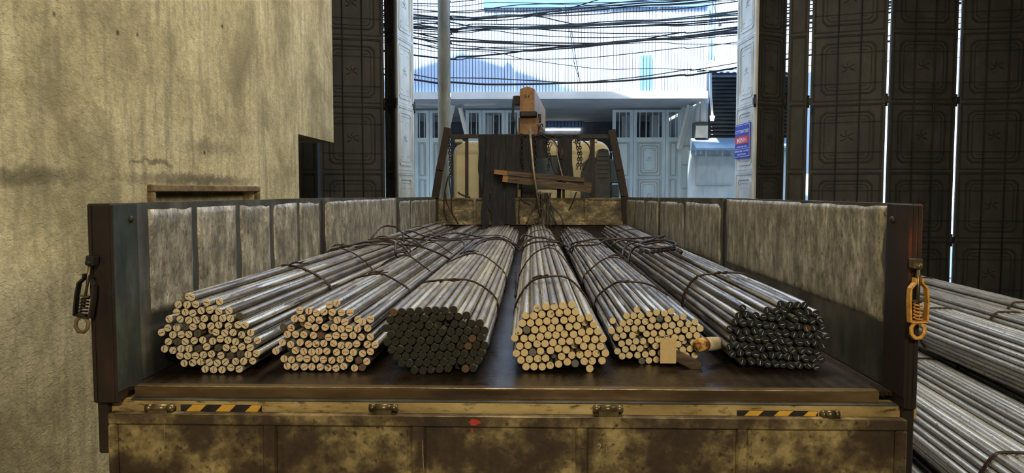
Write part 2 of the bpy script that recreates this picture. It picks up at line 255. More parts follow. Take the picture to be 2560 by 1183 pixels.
# ---------------------------------------------------------------- mesh builder
class MB:
    def __init__(s): s.v = []; s.f = []; s.m = []; s.sm = []
    def add(s, vs, fs, mi=0, smooth=False):
        o = len(s.v); s.v += [tuple(p) for p in vs]
        for f in fs: s.f.append(tuple(i+o for i in f)); s.m.append(mi); s.sm.append(smooth)
        return s
    def hexa(s, p, mi=0):      # 8 points: bottom ring 0-3 (ccw from above), top ring 4-7
        return s.add(p, [(3, 2, 1, 0), (4, 5, 6, 7), (0, 1, 5, 4), (1, 2, 6, 5), (2, 3, 7, 6), (3, 0, 4, 7)], mi)
    def box(s, a, b, mi=0, mat=None):
        x0, y0, z0 = a; x1, y1, z1 = b
        p = [Vector(q) for q in ((x0, y0, z0), (x1, y0, z0), (x1, y1, z0), (x0, y1, z0), (x0, y0, z1), (x1, y0, z1), (x1, y1, z1), (x0, y1, z1))]
        if mat: p = [mat @ q for q in p]
        return s.hexa(p, mi)
    def bevbox(s, a, b, r, mi=0, mat=None):   # box with chamfered vertical+horizontal edges
        x0, y0, z0 = a; x1, y1, z1 = b
        def ring(z, i):
            return [(x0+i, y0+r, z), (x0+r, y0+i, z), (x1-r, y0+i, z), (x1-i, y0+r, z), (x1-i, y1-r, z), (x1-r, y1-i, z), (x0+r, y1-i, z), (x0+i, y1-r, z)]
        rs = [ring(z0, r), ring(z0+r, 0), ring(z1-r, 0), ring(z1, r)]
        vs = [Vector(q) for g in rs for q in g]
        if mat: vs = [mat @ q for q in vs]
        fs = [tuple(reversed(range(8))), tuple(range(24, 32))]
        for k in range(3):
            for i in range(8):
                j = (i+1) % 8; fs.append((k*8+i, k*8+j, k*8+8+j, k*8+8+i))
        return s.add(vs, fs, mi)
    def bar(s, a, b, w, h, mi=0, up=(0, 0, 1)):  # rectangular bar from a to b
        a = Vector(a); b = Vector(b); d = (b-a).normalized(); u = Vector(up)
        sx = d.cross(u)
        if sx.length < 1e-4: sx = d.cross(Vector((0, 1, 0)))
        sx.normalize(); u = sx.cross(d)
        q = []
        for p in (a, b):
            for i, j in ((-1, -1), (1, -1), (1, 1), (-1, 1)): q.append(p+sx*(i*w/2)+u*(j*h/2))
        return s.add(q, [(0, 1, 2, 3), (7, 6, 5, 4), (0, 4, 5, 1), (1, 5, 6, 2), (2, 6, 7, 3), (3, 7, 4, 0)], mi)
    def tube(s, pts, r, n=6, closed=False, mi=0, caps=True):
        pts = [Vector(p) for p in pts]; m = len(pts); vs = []; fs = []
        prev = None
        for i, p in enumerate(pts):
            if closed: d = pts[(i+1) % m]-pts[i-1]
            else: d = pts[min(i+1, m-1)]-pts[max(i-1, 0)]
            if d.length < 1e-9: d = Vector((0, 0, 1))
            d.normalize()
            if prev is None:
                a = d.cross(Vector((0, 0, 1)))
                if a.length < .05: a = d.cross(Vector((0, 1, 0)))
            else:
                a = prev - d*prev.dot(d)
                if a.length < 1e-4: a = d.cross(Vector((1, 0, 0)))
            a.normalize(); prev = a; b = d.cross(a)
            rr = r[i] if isinstance(r, (list, tuple)) else r
            for k in range(n):
                t = 2*PI*k/n; vs.append(p+a*(rr*math.cos(t))+b*(rr*math.sin(t)))
        last = m if closed else m-1
        for i in range(last):
            j = (i+1) % m
            for k in range(n):
                l = (k+1) % n; fs.append((i*n+k, i*n+l, j*n+l, j*n+k))
        if not closed and caps: fs += [tuple(reversed(range(n))), tuple(range((m-1)*n, m*n))]
        return s.add(vs, fs, mi, True)
    def prism(s, poly, ax, a, b, mi=0, smooth=False):   # poly in the other two axes, extruded along axis ax from a to b
        def P(u, v, t): return {'x': (t, u, v), 'y': (u, t, v), 'z': (u, v, t)}[ax]
        n = len(poly); vs = [P(u, v, a) for u, v in poly]+[P(u, v, b) for u, v in poly]
        s.add(vs, [tuple(range(n)), tuple(reversed(range(n, 2*n)))], mi)
        s.add(vs, [(i, i+n, (i+1) % n+n, (i+1) % n) for i in range(n)], mi, smooth); return s
    def build(s, name, mats, parent=None, loc=None, matrix=None):
        me = bpy.data.meshes.new(name); me.from_pydata(s.v, [], s.f)
        mats = mats if isinstance(mats, (list, tuple)) else [mats]
        for m in mats: me.materials.append(M[m] if isinstance(m, str) else m)
        me.polygons.foreach_set('material_index', s.m); me.polygons.foreach_set('use_smooth', s.sm)
        me.validate(); me.update()
        import bmesh
        bm = bmesh.new(); bm.from_mesh(me); bmesh.ops.recalc_face_normals(bm, faces=bm.faces); bm.to_mesh(me); bm.free()
        return link(name, me, parent, loc)
def link(name, me, parent=None, loc=None):
    o = bpy.data.objects.new(name, me); C.objects.link(o)
    if parent: o.parent = parent
    if loc is not None: o.location = loc
    return o
def tag(o, label=None, cat=None, group=None, kind=None):
    for k, v in (('label', label), ('category', cat), ('group', group), ('kind', kind)):
        if v: o[k] = v
    return o
def empty(name, loc=(0, 0, 0), rz=0):
    o = bpy.data.objects.new(name, None); C.objects.link(o); o.location = loc; o.rotation_euler.z = rz; o.empty_display_size = .1
    return o
def arc(cx, cy, r, a0, a1, n): return [(cx+r*math.cos(math.radians(a0+(a1-a0)*i/n)), cy+r*math.sin(math.radians(a0+(a1-a0)*i/n))) for i in range(n+1)]
def smooth_path(pts, k=5):
    pts = [Vector(p) for p in pts]; out = []
    for i in range(len(pts)-1):
        p0 = pts[max(i-1, 0)]; p1 = pts[i]; p2 = pts[i+1]; p3 = pts[min(i+2, len(pts)-1)]
        for j in range(k):
            t = j/k; out.append(.5*((2*p1)+(p2-p0)*t+(2*p0-5*p1+4*p2-p3)*t*t+(3*p1-p0-3*p2+p3)*t*t*t))
    out.append(pts[-1]); return out
def struct(name, mb, mats, parent=None):
    o = mb.build(name, mats, parent)
    if not parent: o['kind'] = 'structure'
    return o

# ================================================================ THE SETTING
GATE = 11.2
mb = MB(); mb.box((-12, -13, -.2), (10.4, 12.0, 0)); struct('floor', mb, 'concrete')
mb = MB(); mb.box((-22, 12.0, -.2), (24, 40, -.02)); struct('street_ground', mb, 'street')
# left plastered building: lower wall and the overhanging upper storey (edges measured in the photograph)
yl = atx(748, 478, -2.1).y; yu = atx(834, 340, -2.1).y; zo = atx(748, 336, -2.1).z
mb = MB(); 
# opening for the window in the lower wall
wy0 = atx(378, 470, -2.1).y; wy1 = atx(636, 470, -2.1).y; wz1 = atx(378, 480, -2.1).z; wz0 = wz1-.75
x1, x0 = -2.1, -3.6
mb.box((x0, -9, 0), (x1, yl, wz0)); mb.box((x0, -9, wz1), (x1, yl, zo)); mb.box((x0, -9, wz0), (x1, wy0, wz1)); mb.box((x0, wy1, wz0), (x1, yl, wz1))
mb.box((x0, wy0, wz0), (x1-.22, wy1, wz1))
mb.box((x0, -9, zo), (x1, yu, 6.8))
struct('wall_left', mb, 'plaster')
# framed opening with slats
wf = empty('window_1', (0, 0, 0)); wf['kind'] = 'structure'
mb = MB(); t = .045; d = .03; oy0, oy1 = wy0-t, wy1+t*1.0
mb.bevbox((x1-.01, oy0, wz1), (x1+d, oy1, wz1+.042), .006); mb.bevbox((x1-.01, oy0, wz0-t), (x1+d, wy0, wz1), .008); mb.bevbox((x1-.01, wy1, wz0-t), (x1+d, oy1, wz1), .008); mb.bevbox((x1-.01, oy0, wz0-t), (x1+d, oy1, wz0), .008)
mb.build('window_frame', 'wood_frame', wf)
for k in range(6):
    z = wz1-.062-k*.12
    MB().box((x1-.12, wy0, z-.045), (x1-.09, wy1, z+.035)).build('slat', 'plaster' if k == 0 else 'wood_frame', wf)
# warehouse shell: gable end over the gate, roof, right wall
mb = MB()
AX, AZ, SL = -2.91, 10.68, .33
L_, R_ = -12., 10.2
def rz(x): return AZ-abs(x-AX)*SL
mb.prism([(L_, 5.6), (R_, 5.6), (R_, rz(R_)), (AX, AZ), (L_, rz(L_))], 'y', 11.55, 11.8)
mb.box((L_, 11.55, 0), (-5.0, 11.8, 5.6)); mb.box((9.1, 11.55, 0), (R_, 11.8, 5.6))
struct('wall_front', mb, 'roof')
mb = MB(); mb.box((L_-.2, -13, 0), (L_, 11.8, rz(L_))); struct('wall_back_left', mb, 'roof')
mb = MB(); mb.box((R_, -13, 0), (R_+.2, 11.8, rz(R_))); struct('wall_right', mb, 'roof')
mb = MB(); mb.prism([(L_, 0), (R_, 0), (R_, rz(R_)), (AX, AZ), (L_, rz(L_))], 'y', -13.2, -13.0); struct('wall_back_blocker', mb, 'roof')  # unseen rear wall, added to keep cool sky light out
mb = MB()
mb.prism([(L_, rz(L_)), (AX, AZ), (AX, AZ-.15), (L_, rz(L_)-.15)], 'y', -13, 11.8)
mb.prism([(AX, AZ), (R_, rz(R_)), (R_, rz(R_)-.15), (AX, AZ-.15)], 'y', -13, 11.8)
struct('ceiling', mb, 'roof')

# ---------------------------------------------------------------- folding gate leaves
ROW = 1.01; Z0 = .04; NROW = 5
def panel_mesh(w, h, pale):
    """pressed panel: sheet, raised chamfered frame, inner frame, little sprig and cross lines; x 0..w, z 0..h, front face to -y"""
    mb = MB(); mb.box((0, 0, 0), (w, .018, h))
    def frame(i, c, tk, dp):
        o = [(i+c, i), (w-i-c, i), (w-i, i+c), (w-i, h-i-c), (w-i-c, h-i), (i+c, h-i), (i, h-i-c), (i, i+c)]
        j = i+tk; q = [(j+c, j), (w-j-c, j), (w-j, j+c), (w-j, h-j-c), (w-j-c, h-j), (j+c, h-j), (j, h-j-c), (j, j+c)]
        vs = [(x, -dp, z) for x, z in o]+[(x, -dp, z) for x, z in q]+[(x, 0, z) for x, z in o]+[(x, 0, z) for x, z in q]
        fs = []
        for a in range(8):
            b = (a+1) % 8; fs += [(a, b, b+8, a+8), (a, a+16, b+16, b), (a+8, b+8, b+24, a+24)]
        mb.add(vs, fs, 1)
    c = .07*min(1, w)
    frame(.004, 0.001, .020, .012)
    if w > .3:
        frame(.11*w, c, .022, .012); frame(.11*w+.06, c*.7, .010, .007)
        cx, cz = w/2, h/2
        for a in (90, 210, 330, 30, 150):
            r0, r1 = .015, .09*w+.015
            p = [(cx+r0*math.cos(math.radians(a)), -.004, cz+r0*math.sin(math.radians(a))), (cx+r1*.6*math.cos(math.radians(a+14)), -.008, cz+r1*.6*math.sin(math.radians(a+14))), (cx+r1*math.cos(math.radians(a)), -.004, cz+r1*math.sin(math.radians(a)))]
            mb.tube(p, .004, 5, mi=1)
        for s in (-1, 1):
            for q in (-1, 1):
                mb.box((cx+s*.2*w-.06*w, -.006, cz+q*.27*h-.004), (cx+s*.2*w+.06*w, 0, cz+q*.27*h+.004), 1)
    return mb
leaf_no = [0]
def leaf(pa, ya, pb, yb, pale=False, bars=True, hinge_side=1, top=5.45):
    """one folding leaf between two measured edges on the horizon line of the photo"""
    leaf_no[0] += 1
    a = at(pa, 478, ya); b = at(pb, 478, yb); a.z = b.z = 0
    d = b-a; w = d.length
    root = empty('door_%d' % leaf_no[0], (a.x, a.y, Z0), math.atan2(d.y, d.x)); root['kind'] = 'structure'
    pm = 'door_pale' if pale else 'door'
    fr = MB(); s = .035
    fr.box((0, -.012, 0), (s, .03, top-Z0)); fr.box((w-s, -.012, 0), (w, .03, top-Z0))
    for k in range(NROW+1): fr.box((s, -.012, k*ROW-(.0 if k == 0 else .02)), (w-s, .03, k*ROW+.02))
    fr.build('leaf_frame', [pm], root)
    me = None
    for k in range(NROW):
        if me is None:
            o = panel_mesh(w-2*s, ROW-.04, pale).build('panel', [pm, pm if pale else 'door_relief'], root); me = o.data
        else: o = link('panel', me, root)
        o.location = (s, .002, k*ROW+.02)
    if bars and w > .5:
        for u in (.36, .66):
            MB().tube([(w*u, -.02, 0), (w*u, -.02, NROW*ROW)], .008, 6).build('vertical_bar', 'door_relief', root)
        for k in range(NROW):
            for q in (.28, .72):
                MB().tube([(s, -.016, k*ROW+q*ROW), (w-s, -.016, k*ROW+q*ROW)], .003, 5).build('cross_rod', 'door_relief', root)
    for zz in (1.0, 3.05, 4.9):
        h = MB(); h.tube([(w+.004, -.01, zz-.09), (w+.004, -.01, zz+.09)], .02, 8); h.box((w-.06, -.02, zz-.05), (w+.06, -.005, zz+.05)); h.build('hinge', 'dark', root)
    return root
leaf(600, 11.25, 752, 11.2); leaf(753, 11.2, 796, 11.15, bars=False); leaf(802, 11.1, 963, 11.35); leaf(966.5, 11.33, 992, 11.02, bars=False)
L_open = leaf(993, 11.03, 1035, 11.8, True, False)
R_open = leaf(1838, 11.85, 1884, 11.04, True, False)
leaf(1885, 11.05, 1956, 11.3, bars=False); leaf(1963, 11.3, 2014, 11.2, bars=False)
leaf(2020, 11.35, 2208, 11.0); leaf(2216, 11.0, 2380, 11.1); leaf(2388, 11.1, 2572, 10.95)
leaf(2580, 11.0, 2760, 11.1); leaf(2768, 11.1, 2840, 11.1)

# ---------------------------------------------------------------- enamel sign on the open right leaf
a = at(1838, 478, 11.85); b = at(1884, 478, 11.04); d = (b-a); d.z = 0; wl = d.length; ang = math.atan2(d.y, d.x)
sg = empty('wall_sign', (a.x, a.y, Z0), ang); tag(sg, 'blue enamel sign with white lettering and a red band on the open gate leaf', 'sign')
z_hi = at(1882, 303, 11.08).z-Z0; z_lo = at(1882, 393, 11.08).z-Z0
sx0, sx1 = .03, wl*.86
MB().bevbox((sx0, -.028, z_lo), (sx1, -.016, z_hi), .003).build('board', 'sign_blue', sg)
H = z_hi-z_lo; W = sx1-sx0
b_ = MB()
for (u0, u1, v0, v1) in ((.02, .96, .955, .965), (.02, .96, .05, .06), (.955, .965, .05, .965), (.02, .96, .275, .283)):
    b_.box((sx0+u0*W, -.0305, z_lo+v0*H), (sx0+u1*W, -.028, z_lo+v1*H))
b_.build('white_border', 'sign_white', sg)
MB().box((sx0+.01, -.0305, z_lo+.42*H), (sx0+.9*W, -.028, z_lo+.64*H)).build('red_band', 'sign_red', sg)
def text(s, x, z, h, wmax, mat, parent, rot=(PI/2, 0, 0), y=-.0312, name='lettering'):
    cu = bpy.data.curves.new(name, 'FONT'); cu.body = s; cu.size = h*1.35; cu.extrude = .0004; cu.offset = h*.012; cu.align_x = 'CENTER'
    cu.materials.append(M[mat]); o = bpy.data.objects.new(name, cu); C.objects.link(o); o.parent = parent
    bpy.context.view_layer.update(); wd = max(o.dimensions.x, 1e-3)
    me = bpy.data.meshes.new_from_object(o); bpy.data.objects.remove(o); o = link(name, me, parent)
    o.location = (x, y, z); o.rotation_euler = rot; o.scale = (min(wmax/wd, 1.6), 1, 1); return o
cxs = sx0+.47*W
text('G TY TNHH THÉP', cxs, z_lo+.73*H, .10*H, .88*W, 'sign_white', sg)
text('MINH', cxs, z_lo+.455*H, .15*H, .80*W, 'sign_white', sg)
text('CHUYÊN THÉP TRÒN', cxs, z_lo+.315*H, .045*H, .66*W, 'sign_white', sg)
text('ĐÔNG ANH - HÀ NỘI', cxs, z_lo+.185*H, .055*H, .86*W, 'sign_white', sg)
text('ĐT: 04 3787 0179', cxs, z_lo+.09*H, .055*H, .55*W, 'sign_white', sg)

# ================================================================ ACROSS THE STREET
FY = 15.0
def corr(x0_, x1_, z0_, z1_, y, mats, parent, name='corrugated_sheet', pitch=.064, gw=.012, dp=.04):
    mb = MB(); x = x0_; vs = []; k = 0
    prof = []
    while x < x1_-1e-6:
        xe = min(x+pitch, x1_); prof += [(x, y, 0), (max(x, xe-gw), y, 0), (max(x, xe-gw), y+dp, 1), (xe, y+dp, 1)]; x = xe
        prof += []
    n = len(prof)
    vs = [(px, py, z0_) for px, py, _ in prof]+[(px, py, z1_) for px, py, _ in prof]
    for i in range(n-1):
        g = 1 if prof[i][2] == 1 and prof[i+1][2] == 1 else 0
        if prof[i][0] == prof[i+1][0] and prof[i][1] == prof[i+1][1]: continue
        mb.add([vs[i], vs[i+1], vs[i+1+n], vs[i+n]], [(0, 1, 2, 3)], g)
    mb.add([(x0_, y+dp+.005, z0_), (x1_, y+dp+.005, z0_), (x1_, y+dp+.005, z1_), (x0_, y+dp+.005, z1_)], [(0, 1, 2, 3)], 1)
    return mb.build(name, mats, parent)
bld = empty('building', (0, FY, 0)); tag(bld, 'white corrugated warehouse across the street with barred pale blue gates', 'building')
def B(mb, name, mats): 
    for i, v in enumerate(mb.v): mb.v[i] = (v[0], v[1]-FY, v[2])
    return mb.build(name, mats, bld)
def X(px, Y=FY): return at(px, 478, Y).x
def Z(py, Y=FY): return at(1330, py, Y).z
zb = Z(231)
xs = [X(900), X(1000), X(1106)]
def sheet(xa, xb, za, zz, y, m='white_sheet', name='corrugated_sheet'):
    o = corr(xa, xb, za, zz, y-FY, [m, 'groove'], bld, name); return o
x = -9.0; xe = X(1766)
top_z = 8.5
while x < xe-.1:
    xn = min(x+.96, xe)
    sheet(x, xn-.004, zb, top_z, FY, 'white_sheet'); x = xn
mb = MB(); mb.box((X(1210), FY-.05, Z(20)), (xe, FY-.01, Z(-12))); B(mb, 'eaves_strip', 'blue_sheet')
sheet(X(1597), X(1627), zb, Z(140), FY-.05, 'blue_sheet', 'shadow_strip')  # cast shadow on the facade, made as a raised blue strip
# beam, soffit, recessed gate wall
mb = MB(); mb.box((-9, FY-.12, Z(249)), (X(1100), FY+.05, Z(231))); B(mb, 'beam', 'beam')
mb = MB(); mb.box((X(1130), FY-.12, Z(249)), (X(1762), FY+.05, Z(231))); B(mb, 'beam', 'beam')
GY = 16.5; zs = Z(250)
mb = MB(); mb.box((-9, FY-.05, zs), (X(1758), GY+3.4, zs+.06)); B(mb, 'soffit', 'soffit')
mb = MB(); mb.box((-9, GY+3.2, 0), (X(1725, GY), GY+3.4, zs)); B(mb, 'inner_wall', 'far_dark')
mb = MB(); mb.box((-9, GY, 0), (-8.8, GY+3.4, zs)); B(mb, 'end_wall', 'far_wall')
mb = MB(); mb.box((X(1722, GY), FY+.65, 0), (X(1722, GY)+.2, GY+3.4, zs)); B(mb, 'side_wall', 'far_wall')
for q, (pa, pb, z0_, z1_) in enumerate(((1362, 1407, 281, 293), (1409, 1500, 281, 293), (1503, 1527, 281, 293), (1362, 1450, 322, 326))):
    mb = MB(); mb.box((X(pa, GY+3.1), GY+3.12, Z(z1_, GY+3.1)), (X(pb, GY+3.1), GY+3.19, Z(z0_, GY+3.1))); B(mb, 'glowing_gap', 'glow')  # bright gaps to the daylight beyond, made as glowing strips
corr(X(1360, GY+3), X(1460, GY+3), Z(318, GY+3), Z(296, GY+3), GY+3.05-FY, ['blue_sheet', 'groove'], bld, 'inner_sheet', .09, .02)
def far_gate(pa, pb, rows=True, bars=True):
    xa, xb = X(pa, GY), X(pb, GY); zt = Z(276, GY); zm = Z(350, GY); w = xb-xa
    f = MB(); s = .07
    f.box((xa, GY-.03, 0), (xa+s, GY+.03, zt)); f.box((xb-s, GY-.03, 0), (xb, GY+.03, zt)); f.box((xa+s, GY-.03, zt-.05), (xb-s, GY+.03, zt)); f.box((xa+s, GY-.03, zm-.05), (xb-s, GY+.03, zm+.05))
    f.box((xa+s, GY-.005, .0), (xb-s, GY+.02, zm))
    B(f, 'gate_leaf', 'far_door')
    if bars:
        n = max(3, int(w/.12))
        for i in range(1, n):
            xx = xa+w*i/n; t_ = MB().tube([(xx, GY, zm), (xx, GY, zt)], .011, 6); B(t_, 'gate_bar', 'far_door')
    for (za, zz) in ((Z(440, GY), Z(358, GY)), (Z(530, GY), Z(448, GY))):
        p = panel_mesh(w-2*s-.06, zz-za, True)
        o = p.build('gate_panel', ['far_door', 'soffit'], bld, (xa+s+.03, GY-.03-FY, za))
for pa, pb in ((960, 1037), (1038, 1074), (1075, 1108), (1165, 1205), (1206, 1262), (1263, 1300), (1530, 1581), (1582, 1661), (1662, 1700)): far_gate(pa, pb)
MB()
mb = MB(); mb.box((X(1700, GY), GY-.08, 0), (X(1722, GY), GY+.1, zs)); B(mb, 'pillar', 'far_wall')
for k, py in enumerate((365, 412, 470)):
    mb = MB(); mb.box((X(1701, GY), GY-.11, Z(py+2, GY)), (X(1721, GY), GY-.07, Z(py, GY))); B(mb, 'pillar_joint', 'soffit')
for (a_, b_, w_) in (((1726, 262, 15.9), (1698, 372, 16.3), .09), ((1133, 262, 15.9), (1113, 352, 16.3), .07), ((1150, 268, 15.9), (1170, 352, 16.3), .07), ((1160, 262, 15.6), (1240, 258, 15.6), .05), ((1035, 258, 15.5), (1110, 262, 15.6), .05)):
    mb = MB(); mb.bar(at(*a_), at(*b_), w_, w_); B(mb, 'brace', 'beam')
# odds and ends seen through the bars
for pa, pb, pt, pl, m in ((1215, 1232, 285, 350, 'far_wall'), (1625, 1641, 265, 335, 'far_wall'), (1240, 1255, 290, 350, 'louvre'), (1555, 1575, 275, 350, 'far_wall'), (1070, 1078, 285, 350, 'far_wall')):
    mb = MB(); mb.box((X(pa, 18.2), 18.0, 0), (X(pb, 18.2), 18.4, Z(pt, 18.2))); B(mb, 'inner_post', m)

# neighbour on the right: slatted wall, canopy, wall with downpipe
nb = empty('slatted_house', (0, 15, 0)); tag(nb, 'narrow house with dark slatted front and dented blue canopy, right of street gates', 'house')
def NB(mb, name, mats):
    for i, v in enumerate(mb.v): mb.v[i] = (v[0], v[1]-15, v[2])
    return mb.build(name, mats, nb)
xr = X(1990, 15.6)
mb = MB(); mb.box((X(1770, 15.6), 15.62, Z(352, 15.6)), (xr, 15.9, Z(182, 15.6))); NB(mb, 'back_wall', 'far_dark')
for k in range(18):
    py = 190+k*9.5
    mb = MB(); za = Z(py, 15.6)
    mb.hexa([(X(1771, 15.6), 15.5, za-.055), (xr, 15.5, za-.055), (xr, 15.56, za-.06), (X(1771, 15.6), 15.56, za-.06), (X(1771, 15.6), 15.57, za+.0), (xr, 15.57, za+.0), (xr, 15.6, za-.005), (X(1771, 15.6), 15.6, za-.005)]); NB(mb, 'slat', 'louvre')
mb = MB(); mb.box((X(1726, 15.3), 15.3, 0), (X(1990, 15.3), 15.6, Z(376, 15.3))); NB(mb, 'lower_wall', 'far_wall')
mb = MB(); mb.box((X(1739, 15.2), 15.27, Z(460, 15.3)), (X(1742, 15.2), 15.3, Z(388, 15.3))); mb.box((X(1742, 15.2), 15.27, Z(464, 15.3)), (X(1832, 15.2), 15.3, Z(462, 15.3))); mb.box((X(1742, 15.2), 15.27, Z(392, 15.3)), (X(1832, 15.2), 15.3, Z(390, 15.3))); NB(mb, 'wall_moulding', 'soffit')
mb = MB(); xa, xb = X(1735, 14.9), X(1990, 14.9)
mb.hexa([(xa, 14.75, Z(376, 14.75)), (xb, 14.75, Z(376, 14.75)), (xb, 15.3, Z(374, 14.75)), (xa, 15.3, Z(374, 14.75)), (xa, 14.75, Z(371, 14.75)), (xb, 14.75, Z(371, 14.75)), (xb, 15.3, Z(346, 15.3)), (xa, 15.3, Z(346, 15.3))]); NB(mb, 'canopy', 'canopy')
mb = MB(); mb.box((X(1736, 15.2), 15.15, Z(346, 15.2)), (X(1766, 15.2), 15.5, Z(306, 15.2))); NB(mb, 'shutter_box', 'louvre')
for pa, pb in ((1738, 1746), (1748, 1763)):
    mb = MB(); mb.box((X(pa, 15.4), 15.4, Z(305, 15.4)), (X(pb, 15.4), 15.44, Z(245, 15.4))); NB(mb, 'side_panel', 'soffit')
mb = MB(); mb.tube([at(1776, 176, 15.2), at(1777, 240, 15.2), at(1781, 292, 15.2)], .025, 8); NB(mb, 'downpipe', 'beam')
mb = MB(); mb.tube([at(1781, 290, 15.18), at(1780, 302, 15.18)], [.05, .035], 10); NB(mb, 'lit_street_bulb', 'glow')
mb = MB(); za, zb2 = Z(180, 14.3), Z(150, 15.6); xk = X(1770, 14.6)
while xk < xr:
    mb.hexa([(xk, 14.3, za-.02), (xk+.07, 14.3, za-.02), (xk+.07, 15.7, zb2-.02), (xk, 15.7, zb2-.02), (xk, 14.3, za), (xk+.07, 14.3, za), (xk+.07, 15.7, zb2), (xk, 15.7, zb2)])
    mb.hexa([(xk+.07, 14.3, za-.035), (xk+.12, 14.3, za-.035), (xk+.12, 15.7, zb2-.035), (xk+.07, 15.7, zb2-.035), (xk+.07, 14.3, za-.02), (xk+.12, 14.3, za-.02), (xk+.12, 15.7, zb2-.02), (xk+.07, 15.7, zb2-.02)]); xk += .12
o_ = NB(mb, 'tin_roof', 'white_sheet'); o_['kind'] = 'stuff'
corr(X(1768, 15.7), xr, Z(172, 15.7), 7.5, 15.75-15, ['white_sheet', 'groove'], nb, 'upper_sheet')
mb = MB(); mb.bar(at(1771, 15, 15.2), at(1790, 138, 15.2), .12, .03); NB(mb, 'blue_banner', 'canopy')
mb = MB(); mb.bar(at(1780, 0, 15.1), at(1800, 62, 15.1), .012, .012); mb.bar(at(1799, 60, 15.1), at(1801, 66, 15.1), .05, .05); NB(mb, 'bracket_rod', 'cable')
for px in (1740, 1752, 1765, 1793, 1806, 1828):
    mb = MB(); mb.bar(at(px, 376, 14.9), at(px, 376+R.uniform(8, 20), 14.9), .03, .012); NB(mb, 'hanging_clip', 'beam')
# white sunlit wall further right, glimpsed through the slits
wl_ = MB(); wl_.box((X(1992, 15.3), 15.3, 0), (22, 15.6, 5.2)); tag(wl_.build('yard_wall', 'white_sheet'), 'plain white yard wall glimpsed through the slits between the gate leaves', 'wall')

# concrete pole
a = at(1112, 478, 12.75)
mb = MB(); mb.tube([(a.x, a.y, 0), (a.x, a.y, 3.0), (a.x, a.y, 8.5)], [.115, .108, .09], 16)
tag(mb.build('utility_pole', 'pole'), 'weathered round concrete pole standing in the street at left behind the cables', 'pole')
# overhead cables
CB = [
 ([(1036, 9), (1120, 3), (1240, -6)], .010), ([(1036, 23), (1220, 27), (1330, 27), (1440, 17), (1560, 5), (1838, -30)], .012),
 ([(1036, 36), (1130, 40), (1220, 46), (1320, 36), (1460, 20), (1600, 8), (1838, -12)], .016), ([(1036, 40), (1270, 37), (1350, 42), (1400, 53), (1450, 60), (1560, 55), (1838, 28)], .014),
 ([(1036, 49), (1120, 50), (1240, 51), (1310, 44), (1400, 24), (1500, -2)], .012), ([(1036, 60), (1100, 52), (1180, 66), (1250, 70), (1400, 64), (1560, 56), (1838, 34)], .016),
 ([(1036, 61), (1170, 68), (1320, 67), (1440, 66), (1600, 58), (1838, 45)], .016), ([(1036, 69), (1160, 72), (1300, 73), (1440, 70), (1640, 64), (1838, 55)], .014),
 ([(1036, 83), (1130, 80), (1200, 75), (1300, 68), (1440, 60), (1550, 52), (1838, 38)], .014), ([(1036, 82), (1110, 92), (1220, 102), (1330, 106), (1440, 108), (1560, 106), (1700, 82), (1838, 68)], .016),
 ([(1036, 95), (1130, 102), (1260, 108), (1400, 114), (1500, 112), (1640, 98), (1838, 81)], .020), ([(1036, 94), (1110, 108), (1200, 118), (1320, 124), (1440, 120), (1560, 106), (1838, 75)], .012),
 ([(1036, 108), (1110, 118), (1200, 124), (1320, 128), (1440, 118), (1560, 104), (1838, 73)], .014), ([(1036, 120), (1100, 125), (1200, 128), (1260, 135), (1310, 148), (1440, 166), (1520, 173), (1640, 172), (1760, 175), (1838, 174)], .008),
 ([(1036, 138), (1150, 142), (1250, 135), (1330, 125), (1440, 114), (1600, 99), (1838, 79)], .020), ([(1036, 137), (1180, 145), (1300, 148), (1440, 146), (1540, 138), (1700, 120), (1838, 106)], .010),
 ([(1036, 187), (1110, 194), (1220, 196), (1340, 202), (1440, 206), (1600, 192), (1720, 174), (1838, 158)], .012), ([(1036, 199), (1120, 205), (1220, 211), (1330, 210), (1440, 207), (1560, 202), (1700, 188), (1838, 170)], .022),
 ([(1036, 76), (1220, 76), (1290, 84), (1400, 92), (1500, 94), (1640, 90), (1838, 84)], .010), ([(1036, 72), (1180, 68), (1300, 70), (1440, 80), (1560, 84), (1700, 81), (1838, 70)], .012),
 ([(1036, 46), (1240, 42), (1440, 38), (1560, 30), (1640, 25), (1838, 4)], .012), ([(1036, 44), (1280, 40), (1440, 30), (1600, 14), (1838, -5)], .018),
 ([(1036, 110), (1250, 118), (1440, 112), (1640, 100), (1838, 88)], .010), ([(1036, 54), (1200, 60), (1440, 62), (1640, 52), (1838, 30)], .010),
 ([(1036, 66), (1200, 66), (1440, 70), (1640, 62), (1838, 48)], .018), ([(1036, 90), (1220, 104), (1440, 114), (1640, 106), (1838, 110)], .009),
 ([(1036, 30), (1300, 12), (1440, 8), (1640, 2), (1838, -18)], .010), ([(1036, 14), (1240, 6), (1440, 12), (1600, 14), (1838, 0)], .008),
]
ORD = ['first', 'second', 'third', 'fourth', 'fifth', 'sixth', 'seventh', 'eighth', 'ninth', 'tenth', 'eleventh', 'twelfth', 'thirteenth', 'fourteenth', 'fifteenth', 'sixteenth', 'seventeenth', 'eighteenth', 'nineteenth', 'twentieth', 'twenty-first', 'twenty-second', 'twenty-third', 'twenty-fourth', 'twenty-fifth', 'twenty-sixth', 'twenty-seventh', 'twenty-eighth']
rank = {i: k for k, i in enumerate(sorted(range(len(CB)), key=lambda i: CB[i][0][0][1]))}
